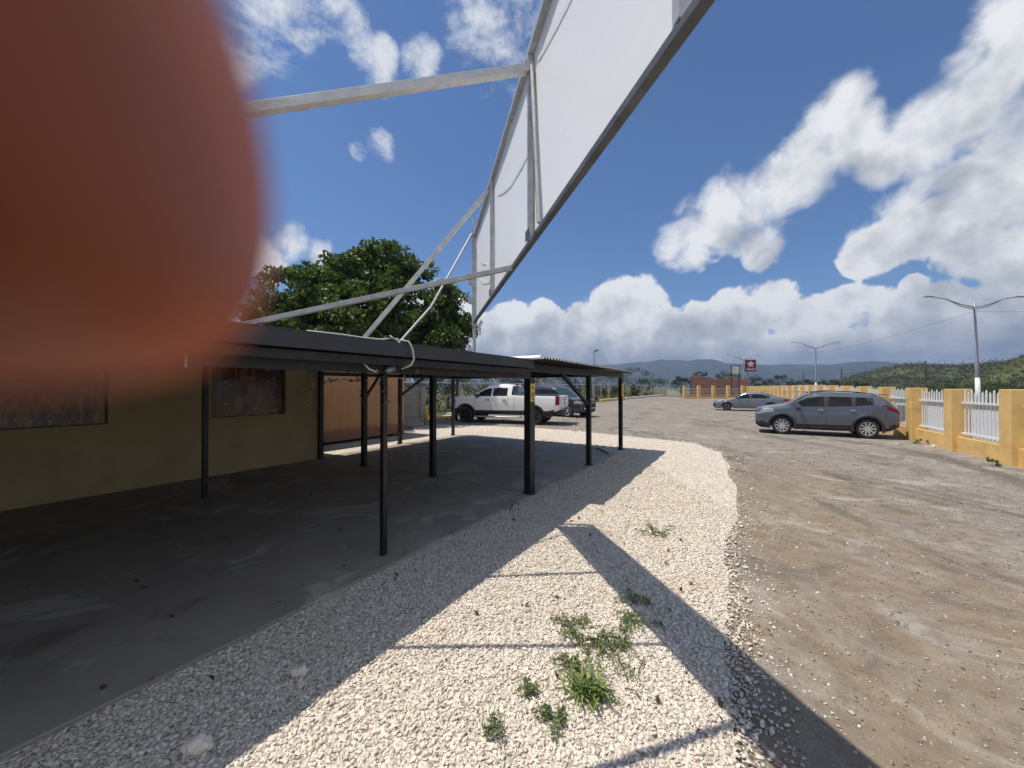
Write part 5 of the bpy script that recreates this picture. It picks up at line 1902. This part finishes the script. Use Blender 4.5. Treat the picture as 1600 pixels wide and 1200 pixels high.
# weeds growing in the gravel
def grass_tuft(u, v, n, ln, label):
    p = G(u, v, 0.02)
    r_ = empty('grass_tuft', p, label, 'weeds', 'weeds growing in the gravel')
    vs_, fs_ = [], []
    for i in range(n):
        a = random.uniform(0, 2 * math.pi)
        l = ln * random.uniform(0.5, 1.15)
        lean = random.uniform(0.5, 1.4)
        w = 0.0055 * random.uniform(0.7, 1.4)
        b0 = Vector((random.gauss(0, 0.045), random.gauss(0, 0.035), 0))
        d = Vector((math.cos(a), math.sin(a), 0))
        s_ = Vector((-d.y, d.x, 0))
        pts_ = [b0 + d * (l * f * math.sin(lean * (0.5 + 0.6 * f))) + Vector((0, 0, l * f * math.cos(lean * (0.4 + 0.75 * f)))) for f in (0, .3, .6, .85, 1)]
        base = len(vs_)
        for q, ww in zip(pts_, (1, 1.1, .9, .5, 0.06)):
            vs_ += [tuple(q + s_ * w * ww), tuple(q - s_ * w * ww + Vector((0, 0, 0.001)))]
        for q in range(4):
            fs_.append((base + 2 * q, base + 2 * q + 1, base + 2 * q + 3, base + 2 * q + 2))
    k_ = MB(); k_.add(vs_, fs_)
    k_.build('blade', M['leaf_grass'], r_)['kind'] = 'stuff'
    return r_


def creeper(u, v, wpx, hpx, n_st, label, leaf=0.021, h=0.04, mat='leaf_weed'):
    p = G(u, v, 0.02)
    q = G(u + wpx / 2, v, 0.02)
    rx = (q - p).length * 1.5
    ry = 1.3 * abs(G(u, v - hpx / 2, 0.02).y - G(u, v + hpx / 2, 0.02).y) / 2
    r_ = empty('weed', p, label, 'weeds', 'weeds growing in the gravel')
    pts_ = []
    k_ = MB()
    for i in range(n_st):
        a = random.uniform(0, 2 * math.pi)
        s0 = Vector((random.gauss(0, rx * .25), random.gauss(0, ry * .25), 0.0))
        e = s0 + Vector((math.cos(a) * rx * random.uniform(.3, .8), math.sin(a) * ry * random.uniform(.3, .8), random.uniform(0.3, 1.0) * h))
        m_ = s0.lerp(e, .5) + Vector((0, 0, h * .7))
        k_.tube([s0, m_, e], 0.0022, 4)
        for j in range(34):
            f = random.uniform(.15, 1)
            c = (s0.lerp(m_, f * 2) if f < .5 else m_.lerp(e, f * 2 - 1))
            pts_.append(tuple(c + Vector((random.gauss(0, .012), random.gauss(0, .012), random.gauss(0.004, .008)))))
    V, Fa = leaves(np.array(pts_), leaf, 0.55)
    mesh_np('foliage', V, Fa, M[mat], r_)
    k_.build('stem', M['leaf_dry'], r_)
    return r_


grass_tuft(918, 1082, 130, 0.165, 'bright green grass tuft, the tallest plant in the sunlit gravel')
creeper(905, 990, 70, 70, 20, 'sprawling leggy weed just above the tall grass tuft, on its left')
creeper(960, 1010, 60, 90, 16, 'sprawling weed reaching from the grass tuft up to the sign shadow')
creeper(905, 1040, 70, 34, 14, 'blue green weed mat touching the left side of the grass tuft')
creeper(992, 972, 50, 30, 12, 'small green weed at the left edge of the slanting sign shadow')
creeper(993, 942, 40, 24, 8, 'small dark weed inside the slanting sign shadow')
creeper(1026, 832, 44, 24, 12, 'lone low weed far up in the sunlit gravel, beyond the sign shadow')
creeper(826, 1079, 30, 26, 6, 'small round weed left of the grass tuft')
creeper(866, 1126, 42, 34, 9, 'small blue green weed nearer the camera than the grass tuft')
creeper(772, 1146, 32, 38, 6, 'small weed at the bottom of the picture, leftmost in the sunlit gravel')
for (u0, v0, u1, v1, lab) in [(1005, 1024, 996, 1048, 'short dark crooked twig lying right of the weeds'), (1000, 1090, 975, 1072, 'thin dry stalk lying right of the grass tuft'), (930, 700, 950, 709, 'dark fallen branch at the far corner of the slab')]:
    a, b_ = G(u0, v0, 0.03), G(u1, v1, 0.03)
    k = MB(); k.tube([a, a.lerp(b_, .5) + Vector((0.015, 0.01, 0.012)), b_], 0.004 if v0 > 800 else 0.03, 5)
    tag(k.build('twig', M['bark'], origin=tuple(a)), lab, 'twig')

# dead leaves blown into the corners of the slab and over the stones
lp = np.concatenate([np.array([tuple(Lc(rng.normal(-4.6, 1.3), rng.normal(11.15, 0.16), 0.045)) for _ in range(170)]),
                     np.array([tuple(Lc(rng.uniform(-8.8, -3.2), rng.uniform(0.5, 10.5), 0.04)) for _ in range(70)]),
                     np.array([tuple(Lc(rng.normal(-2.95, 0.12), rng.uniform(0.5, 9), 0.05)) for _ in range(45)]),
                     np.array([(rng.uniform(-0.5, 2.0), rng.uniform(1.9, 6.5), 0.035) for _ in range(40)])])
V, Fa = leaves(lp, 0.055, 0.5, 4.0)
tag(mesh_np('leaf_litter', V, Fa, leaf_mat('dead_leaves', (0.045, 0.028, 0.018), (0.15, 0.085, 0.045), 0.1)), kind='stuff')

# ------------------------------------------------------------------ hills
def ridge(name, pts, dist, depth, n_az, n_r, mat, rough, seed, az_lim):
    """terrain swelling up to a crest line; pts = (azimuth, crest height in m)"""
    az = np.linspace(az_lim[0], az_lim[1], n_az)
    cr = np.interp(az, [p[0] for p in pts], [p[1] for p in pts])
    rr_ = np.linspace(-1, 1, n_r)
    vs_ = []
    for i, a in enumerate(az):
        for q in rr_:
            d = dist + q * depth
            prof = (1 - abs(q) ** 1.4)
            x, y = d * math.sin(a), d * math.cos(a)
            n_ = noise.fractal(Vector((x / depth * 2.2, y / depth * 2.2, seed)), 0.9, 2.1, 6)
            rg = abs(noise.noise(Vector((x / depth * 4.0, y / depth * 1.2, seed + 5))))
            z = cr[i] * prof * (1 - (0.35 * rg if q < -0.02 else 0.0) * min(1, abs(q) * 3)) + rough * n_ * prof * (0.25 + abs(q))
            vs_.append((x, y, max(-2.0, z - 1.0)))
    V = np.array(vs_)
    i_, j_ = np.meshgrid(np.arange(n_az - 1), np.arange(n_r - 1), indexing='ij')
    a_ = (i_ * n_r + j_).ravel()
    Fa = np.stack([a_, a_ + 1, a_ + n_r + 1, a_ + n_r], 1)[:, ::-1]
    o = mesh_np(name, V, Fa, mat, smooth=True)
    o['kind'] = 'structure'
    return V.reshape(n_az, n_r, 3)


def azh(u, v, dist):
    a = math.atan((u - 800) / F)
    return (a, EYE + dist * math.cos(a) * (HZ - v) / F + 1.0)


D_ = 2900
ridge('mountains', [(-1.3, 190)] + [azh(u, v, D_) for u, v in [(640, 574), (760, 572), (850, 571), (905, 571), (940, 570), (985, 566.5), (1010, 567), (1030, 563), (1045, 565), (1075, 566), (1090, 562.5), (1102, 564), (1130, 566.5), (1165, 567), (1200, 569), (1245, 568), (1300, 570), (1340, 568), (1385, 567), (1420, 570), (1500, 577), (1600, 585)]] + [(1.3, 100)], D_, 780, 360, 48, M['mountain'], 75, 1.0, (-1.3, 1.3))
D_ = 520
hv1 = ridge('wooded_hill', [azh(1290, 604, D_), azh(1312, 598, D_), azh(1330, 590, D_), azh(1350, 585, D_), azh(1378, 578, D_), azh(1405, 572.5, D_), azh(1440, 571, D_), azh(1480, 573, D_), azh(1520, 573, D_), azh(1560, 569, D_), azh(1600, 566, D_), (1.25, 40)], D_, 190, 120, 36, M['hill'], 6, 3.0, (azh(1285, 600, D_)[0], 1.25))
D_ = 300
hv2 = ridge('near_hill', [azh(1470, 611, D_), azh(1510, 601, D_), azh(1530, 591, D_), azh(1550, 579, D_), azh(1572, 568, D_), azh(1600, 557, D_), azh(1650, 530, D_), (1.25, 70)], D_, 120, 90, 30, M['hill'], 4, 6.0, (azh(1465, 606, D_)[0], 1.25))


def hill_wood(name, V, n, r0, mat, label):
    """scrubby crowns packed over a hillside, too many to count"""
    na, nr_, _ = V.shape
    i = rng.integers(0, na - 1, n)
    j = rng.integers(0, int(nr_ * 0.62), n)
    f, g = rng.random((n, 1)), rng.random((n, 1))
    P_ = V[i, j] * (1 - f) * (1 - g) + V[i + 1, j] * f * (1 - g) + V[i, j + 1] * (1 - f) * g + V[i + 1, j + 1] * f * g
    m_ = 44
    rr_ = r0 * rng.lognormal(0, 0.35, n)
    pts_ = P_[:, None, :] + (rng.normal(size=(n, m_, 3)) * np.array([0.48, 0.48, 0.36])) * rr_[:, None, None] + np.array([0, 0, 0.45]) * rr_[:, None, None]
    pts_ = pts_.reshape(-1, 3)
    Vv, Fa = leaves(pts_, r0 * 0.42, 0.75)
    o = mesh_np(name, Vv, Fa, mat)
    tag(o, label, 'woodland', kind='stuff')


hill_wood('hill_woodland', hv1, 2300, 2.2, leaf_mat('hillside_foliage', (0.026, 0.036, 0.014), (0.055, 0.068, 0.025), 0.1, 0.6, 0.018, (2.0, 1.7, 1.3)), 'dense green scrub woodland covering the rounded hill')
hill_wood('near_hill_woodland', hv2, 1500, 1.1, leaf_mat('near_hillside_foliage', (0.035, 0.045, 0.016), (0.075, 0.088, 0.03), 0.1, 0.6, 0.03, (2.3, 1.9, 1.4)), 'sunlit olive scrub covering the steeper hill at the right edge')

# ------------------------------------------------------------------ the photographer's left hand, one finger across the lens
hand = empty('hand', (-0.11, -0.03, EYE - 0.03), 'brown fingertip of the person holding the camera, blurred and covering the upper left corner', 'hand')
FY, FZ = 0.0128, 0.0108
def limb(k_, pts, rads, seg=18):
    """tapered tube with rounded ends"""
    P_, Q = [], []
    pts = [Vector(p) for p in pts]
    d0 = (pts[0] - pts[1]).normalized()
    d1 = (pts[-1] - pts[-2]).normalized()
    for a in (90, 70, 50, 30, 15):
        P_.append(pts[0] + d0 * rads[0] * math.sin(R(a))); Q.append(max(1e-4, rads[0] * math.cos(R(a))))
    n_ = len(pts)
    for i in range(n_ - 1):
        for s_ in range(4):
            f = s_ / 4
            p_ = [pts[max(0, i - 1)], pts[i], pts[i + 1], pts[min(n_ - 1, i + 2)]]
            c = 0.5 * ((2 * p_[1]) + (p_[2] - p_[0]) * f + (2 * p_[0] - 5 * p_[1] + 4 * p_[2] - p_[3]) * f * f + (3 * p_[1] - p_[0] - 3 * p_[2] + p_[3]) * f ** 3)
            P_.append(c); Q.append(rads[i] * (1 - f) + rads[i + 1] * f)
    P_.append(pts[-1]); Q.append(rads[-1])
    for a in (15, 30, 50, 70, 90):
        P_.append(pts[-1] + d1 * rads[-1] * math.sin(R(a))); Q.append(max(1e-4, rads[-1] * math.cos(R(a))))
    k_.tube(P_, Q, seg)


k = MB()
tip = Vector((-0.01610, 0.0153, 0.01180))
ax = Vector((-1.0, -0.19933, -0.09162)).normalized()
e1 = ax.cross(Vector((0, 1, 0))).normalized()
e2 = ax.cross(e1)
path = []                                      # centre, direction, radius, squash
for i in range(14):
    q = 1 - (i / 13) ** 2
    path.append((tip - ax * 0.004 * q, ax, 0.01045 * max(0.02, (1 - q ** 2.438)) ** (1 / 2.438), 1.12))
c0 = tip + ax * 0.026
for i in range(1, 9):
    path.append((tip + ax * 0.026 * i / 8, ax, 0.01045 + 0.0002 * i / 8, 1.12 - 0.06 * i / 8))
c3 = Vector((-0.100, -0.014, 0.010))
for i in range(1, 11):
    f = i / 10
    p_ = c0 * (1 - f) ** 2 + (c0 + ax * 0.024) * 2 * f * (1 - f) + c3 * f * f
    d_ = ((c0 + ax * 0.024 - c0) * (1 - f) + (c3 - c0 - ax * 0.024) * f).normalized()
    path.append((p_, d_, 0.0106 + 0.0012 * f, 1.06))
vs, fs = [], []
for c_, d_, r_, sq in path:
    u1 = d_.cross(Vector((0, 1, 0))).normalized()
    u2 = d_.cross(u1)
    for q in range(36):
        th = 2 * math.pi * q / 36
        vs.append(c_ + (u1 * math.cos(th) * sq + u2 * math.sin(th)) * r_)
for i in range(len(path) - 1):
    for q in range(36):
        fs.append((i * 36 + q, i * 36 + (q + 1) % 36, (i + 1) * 36 + (q + 1) % 36, (i + 1) * 36 + q))
fs.append(tuple(range(36))[::-1])
fs.append(tuple((len(path) - 1) * 36 + q for q in range(36)))
k.add(vs, fs)
for i, (z, l) in enumerate(((-0.012, 1.0), (-0.033, 0.94), (-0.052, 0.78))):
    limb(k, [(-0.104, -0.014, z), (-0.096, 0.018 * l, z + 0.001), (-0.078, 0.030 * l, z + 0.002), (-0.060, 0.020 * l, z + 0.002), (-0.056, 0.006, z + 0.001)], [0.0108 * (0.9 + 0.1 * l), 0.0098, 0.0092, 0.0086, 0.0078])
limb(k, [(-0.125, -0.055, -0.035), (-0.108, -0.052, -0.005), (-0.085, -0.040, 0.012), (-0.060, -0.030, 0.018)], [0.017, 0.0135, 0.0115, 0.0095])
for z in (0.006, -0.012, -0.032, -0.05):
    limb(k, [(-0.103, -0.016, z), (-0.118, -0.05, z * 0.8 - 0.012), (-0.128, -0.085, z * 0.45 - 0.03)], [0.013, 0.0155, 0.0165])
limb(k, [(-0.124, -0.078, -0.036), (-0.140, -0.12, -0.06), (-0.17, -0.20, -0.115), (-0.215, -0.31, -0.19), (-0.24, -0.37, -0.235)], [0.026, 0.0245, 0.031, 0.039, 0.041], 24)
ho = k.build('body_mesh', None, None, smooth=True)
rm = ho.modifiers.new('union', 'REMESH')
rm.mode = 'VOXEL'
rm.voxel_size = 0.0011
sm = ho.modifiers.new('soften', 'SMOOTH')
sm.factor = 0.5
sm.iterations = 6
dg = bpy.context.evaluated_depsgraph_get()
me = bpy.data.meshes.new_from_object(ho.evaluated_get(dg))
bpy.data.objects.remove(ho)
me.polygons.foreach_set('use_smooth', [True] * len(me.polygons))
me.materials.clear()
me.materials.append(M['skin'])
off = Vector((0, 0, EYE)) - Vector(hand.location)
for v in me.vertices:
    v.co += off
ho = bpy.data.objects.new('fingers_and_forearm', me)
col.objects.link(ho)
ho.parent = hand

ph_ = empty('smartphone', (-0.045, -0.0055, EYE - 0.028), 'black phone held sideways in the hand, its back towards the scene', 'phone')
k = MB(); k.box((0, 0, 0), (0.148, 0.0078, 0.072)); k.build('case', M['trim'], ph_, bevel=0.003)
k = MB(); k.box((0, -0.0042, 0), (0.140, 0.0005, 0.066)); k.build('screen', M['tint'], ph_)

# ------------------------------------------------------------------ sun, sky, air, camera
to_sun = Vector((-0.402, 0.03, 1.0)).normalized()
sun = bpy.data.lights.new('sun', 'SUN')
sun.energy = 5.0
sun.angle = R(0.5)
sun.color = (1.0, 0.93, 0.835)
so = bpy.data.objects.new('sun', sun)
col.objects.link(so)
so.rotation_euler = (-to_sun).to_track_quat('-Z', 'Y').to_euler()
so.location = (0, 0, 30)

wd = bpy.data.worlds.new('World')
scene.world = wd
wd.cycles.sampling_method = 'MANUAL'
wd.cycles.sample_map_resolution = 256
wd.use_nodes = True
wn = NT(wd.node_tree)
bg = wn.n['Background']
outw = wn.n['World Output']
sky = wn.n.new('ShaderNodeTexSky')
sky.sky_type = 'NISHITA'
sky.sun_disc = False
sky.sun_elevation = math.asin(to_sun.z)
sky.sun_rotation = math.atan2(to_sun.x, to_sun.y)
sky.altitude = 50
sky.air_density = 1.0
sky.dust_density = 0.6
sky.ozone_density = 2.0
SKY = 0.095
dirv = wn.node('ShaderNodeTexCoord').outputs['Generated']
sep = wn.node('ShaderNodeSeparateXYZ', i0=dirv)
zz = sep.outputs[2]


def pdir(u, v):
    return Vector(((u - 800) / F, 1.0, (HZ - v) / F)).normalized()


def blob_field(bl):
    cur = None
    for u, v, r_ in bl:
        c = pdir(u, v)
        c2 = pdir(u + r_ * 0.7, v)
        c3 = pdir(u, v + r_ * 0.7)
        ang = 0.5 * (c.angle(c2) + c.angle(c3)) / 0.7
        kk = 1.0 / (1 - math.cos(ang))
        d = wn.vmath('DOT_PRODUCT', dirv, tuple(c))
        val = wn.math('MULTIPLY_ADD', d, kk, -math.cos(ang) * kk)
        cur = val if cur is None else wn.math('SMOOTH_MAX', cur, val, 0.35)
    return cur


cumulus = [(1075, 375, 62), (1130, 345, 78), (1190, 320, 70), (1235, 280, 72), (1262, 235, 58), (1290, 185, 60), (1322, 150, 46), (1335, 215, 62), (1390, 245, 52), (1440, 215, 75), (1500, 180, 90), (1555, 110, 90), (1590, 30, 85), (1600, 260, 120), (1520, 300, 100), (1440, 345, 75), (1375, 385, 56), (1345, 408, 30), (1530, 390, 80), (1600, 420, 80), (1180, 390, 50),
           (960, 480, 58), (1005, 470, 48), (915, 505, 52), (850, 510, 48), (800, 505, 46), (770, 525, 45), (712, 490, 38), (1030, 510, 50), (1130, 510, 55), (1160, 480, 52), (1205, 470, 50), (1260, 505, 56), (1320, 490, 52), (1385, 478, 44), (1430, 450, 30), (1480, 480, 70), (1560, 480, 80), (1085, 500, 40), (1065, 522, 50), (1120, 522, 50), (1172, 515, 45), (1290, 520, 48), (1385, 512, 48), (980, 520, 50), (880, 525, 50), (1450, 510, 50), (690, 520, 60), (600, 520, 90), (460, 385, 45), (498, 395, 32), (420, 410, 50), (340, 420, 60),
           (1700, 300, 160), (1760, 120, 160), (1690, 470, 90), (690, 455, 22)]
wisps = [(410, 45, 66), (360, 70, 60), (470, 30, 55), (530, 25, 44), (585, 112, 34), (560, 70, 30), (780, 60, 70), (830, 90, 70), (770, -20, 90), (880, 0, 110), (600, 80, 26), (655, 90, 34), (590, 228, 26), (560, 236, 18), (930, 60, 100), (250, 60, 120)]
fA = blob_field(cumulus)
fB = blob_field(wisps)
# cloud over the rest of the sky, behind the photographer
yb = sep.outputs[1]
back = wn.math('MULTIPLY', wn.smooth(yb, 0.15, -0.25), 1.0)
n_back = wn.noise(dirv, 2.3, 4, 0.5)
fA = wn.math('MAXIMUM', fA, wn.math('SUBTRACT', wn.math('MULTIPLY', wn.math('SUBTRACT', n_back, 0.45), wn.math('MULTIPLY', back, 6.0)), wn.math('SUBTRACT', 1.0, back)))
# the bank along the horizon
bank = wn.math('MULTIPLY', wn.math('SUBTRACT', 0.165, zz), 16.0)
fA = wn.math('SMOOTH_MAX', fA, bank, 0.4)


def puffs(vec, fine=True):
    warp = wn.vmath('ADD', vec, wn.vmath('SCALE', wn.vmath('SUBTRACT', wn.noise(vec, 6, 3, 0.55, out=1), (0.5, 0.5, 0.5)), scale=0.09))
    n1 = wn.noise(warp, 5.0, 8, 0.65)
    v1 = wn.voro(warp, 12.0, 'F1', 'Distance', 1.0, Detail=2.0 if fine else 1.0, Roughness=0.45, Lacunarity=2.4)
    return wn.math('ADD', wn.math('MULTIPLY', wn.math('SUBTRACT', n1, 0.5), 3.6), wn.math('MULTIPLY', wn.math('SUBTRACT', 0.40, v1), 1.1))


p0 = puffs(dirv)
shift = wn.vmath('ADD', dirv, (-0.022, 0.0, 0.034))
q0 = wn.noise(dirv, 6.5, 5, 0.55)
q1 = wn.noise(shift, 6.5, 5, 0.55)
hi = wn.smooth(zz, 0.21, 0.36)
dA = wn.math('ADD', wn.math('MULTIPLY', fA, 1.0), wn.math('MULTIPLY', p0, 0.72))
covA = wn.smooth(dA, wn.math('SUBTRACT', -0.10, wn.math('MULTIPLY', hi, 0.25)), wn.math('ADD', 0.15, wn.math('MULTIPLY', hi, 0.50)))
wsp = wn.node('ShaderNodeMapping', Vector=dirv)
wsp.inputs['Rotation'].default_value = (0.5, 0.3, 0.5)
wsp.inputs['Scale'].default_value = (1.0, 1.0, 1.5)
wv = wn.vmath('ADD', wsp.outputs[0], wn.vmath('SCALE', wn.noise(dirv, 3.5, 3, 0.5, out=1), scale=0.10))
nB = wn.noise(wv, 7.0, 8, 0.66)
dB = wn.math('ADD', wn.math('MINIMUM', fB, 0.55), wn.math('MULTIPLY', wn.math('SUBTRACT', nB, 0.53), 6.0))
covB = wn.math('MULTIPLY', wn.smooth(dB, -0.45, 1.15), 0.95)
# light on the clouds: bright towards the sun, greyer in their thick middles and along the bank's base
grey = blob_field([(1240, 400, 60), (1160, 385, 50), (1330, 290, 60), (1470, 410, 90), (1560, 400, 100), (1500, 300, 70), (1600, 200, 90), (1560, 520, 90), (1450, 540, 80), (1330, 530, 70), (1240, 535, 60), (1160, 530, 60), (1060, 540, 60), (1000, 545, 60), (920, 550, 60), (830, 545, 60), (760, 545, 60), (480, 412, 30)])
grey = wn.smooth(wn.math('ADD', grey, wn.math('MULTIPLY', p0, 0.35)), -0.3, 0.9)
lit = wn.math('MULTIPLY', wn.math('SUBTRACT', q0, q1), 1.5)
thick = wn.smooth(dA, 0.05, 1.3)
base = wn.smooth(zz, 0.125, 0.03)
streak_n = wn.node('ShaderNodeMapping', Vector=dirv)
streak_n.inputs['Scale'].default_value = (1.0, 1.0, 5.0)
strat = wn.smooth(wn.noise(streak_n.outputs[0], 4.0, 6, 0.6), 0.32, 0.68)
br_ = wn.math('ADD', 0.96, lit)
br_ = wn.math('SUBTRACT', br_, wn.math('MULTIPLY', thick, 0.14))
br_ = wn.math('SUBTRACT', br_, wn.math('MULTIPLY', grey, 0.22))
br_ = wn.math('SUBTRACT', br_, wn.math('MULTIPLY', base, wn.math('ADD', 0.12, wn.math('MULTIPLY', strat, 0.36))))
br_ = wn.math('MINIMUM', wn.math('MAXIMUM', br_, 0.20), 1.0)
ccol = wn.ramp(br_, [(0.2, (0.20, 0.235, 0.275)), (0.42, (0.33, 0.365, 0.41)), (0.7, (0.58, 0.605, 0.64)), (0.95, (0.88, 0.89, 0.905))])
skyc = wn.vmath('MULTIPLY', sky.outputs[0], (SKY * 0.60, SKY * 0.85, SKY * 1.14))
c1 = wn.mix(covB, skyc, (0.76, 0.79, 0.83))
c2 = wn.mix(covA, c1, ccol)
wn.l.new(c2, bg.inputs[0])
bg.inputs[1].default_value = 1.0

# air: pale haze that greys the far mountains
hz = MB(); hz.box((0, 1750, 134.0), (7800, 4300, 272.0))
hm = bpy.data.materials.new('pale_air')
hm.use_nodes = True
for n_ in list(hm.node_tree.nodes):
    if n_.type == 'BSDF_PRINCIPLED':
        hm.node_tree.nodes.remove(n_)
pv = hm.node_tree.nodes.new('ShaderNodeVolumePrincipled')
pv.inputs['Density'].default_value = 0.00026
pv.inputs['Density Attribute'].default_value = ''
pv.inputs['Color'].default_value = (0.50, 0.66, 0.95, 1)
pv.inputs['Anisotropy'].default_value = 0.2
hm.node_tree.links.new(pv.outputs[0], hm.node_tree.nodes['Material Output'].inputs['Volume'])
ho_ = hz.build('haze', hm)
ho_['kind'] = 'stuff'

cam = bpy.data.cameras.new('camera')
co_ = bpy.data.objects.new('camera', cam)
col.objects.link(co_)
cam.sensor_width = 36.0
cam.lens = 36.0 * F / 1600
cam.clip_start = 0.0008
cam.clip_end = 12000
co_.location = (0, 0, EYE)
co_.rotation_euler = (R(90) + math.atan((HZ - 600) / F), 0, 0)
cam.dof.use_dof = True
cam.dof.focus_distance = 9.0
cam.dof.aperture_fstop = 5.6
scene.camera = co_

scene.render.engine = 'CYCLES'
scene.cycles.use_denoising = True
try:
    scene.cycles.denoiser = 'OPENIMAGEDENOISE'
    scene.cycles.denoising_input_passes = 'RGB_ALBEDO_NORMAL'
    scene.cycles.denoising_prefilter = 'ACCURATE'
except Exception:
    pass
scene.cycles.max_bounces = 8
scene.cycles.diffuse_bounces = 4
scene.cycles.transparent_max_bounces = 12
scene.cycles.volume_bounces = 0
scene.cycles.sample_clamp_indirect = 6.0
scene.view_settings.view_transform = 'Standard'
scene.view_settings.look = 'None'
scene.view_settings.exposure = 0.0
scene.view_settings.gamma = 1.0
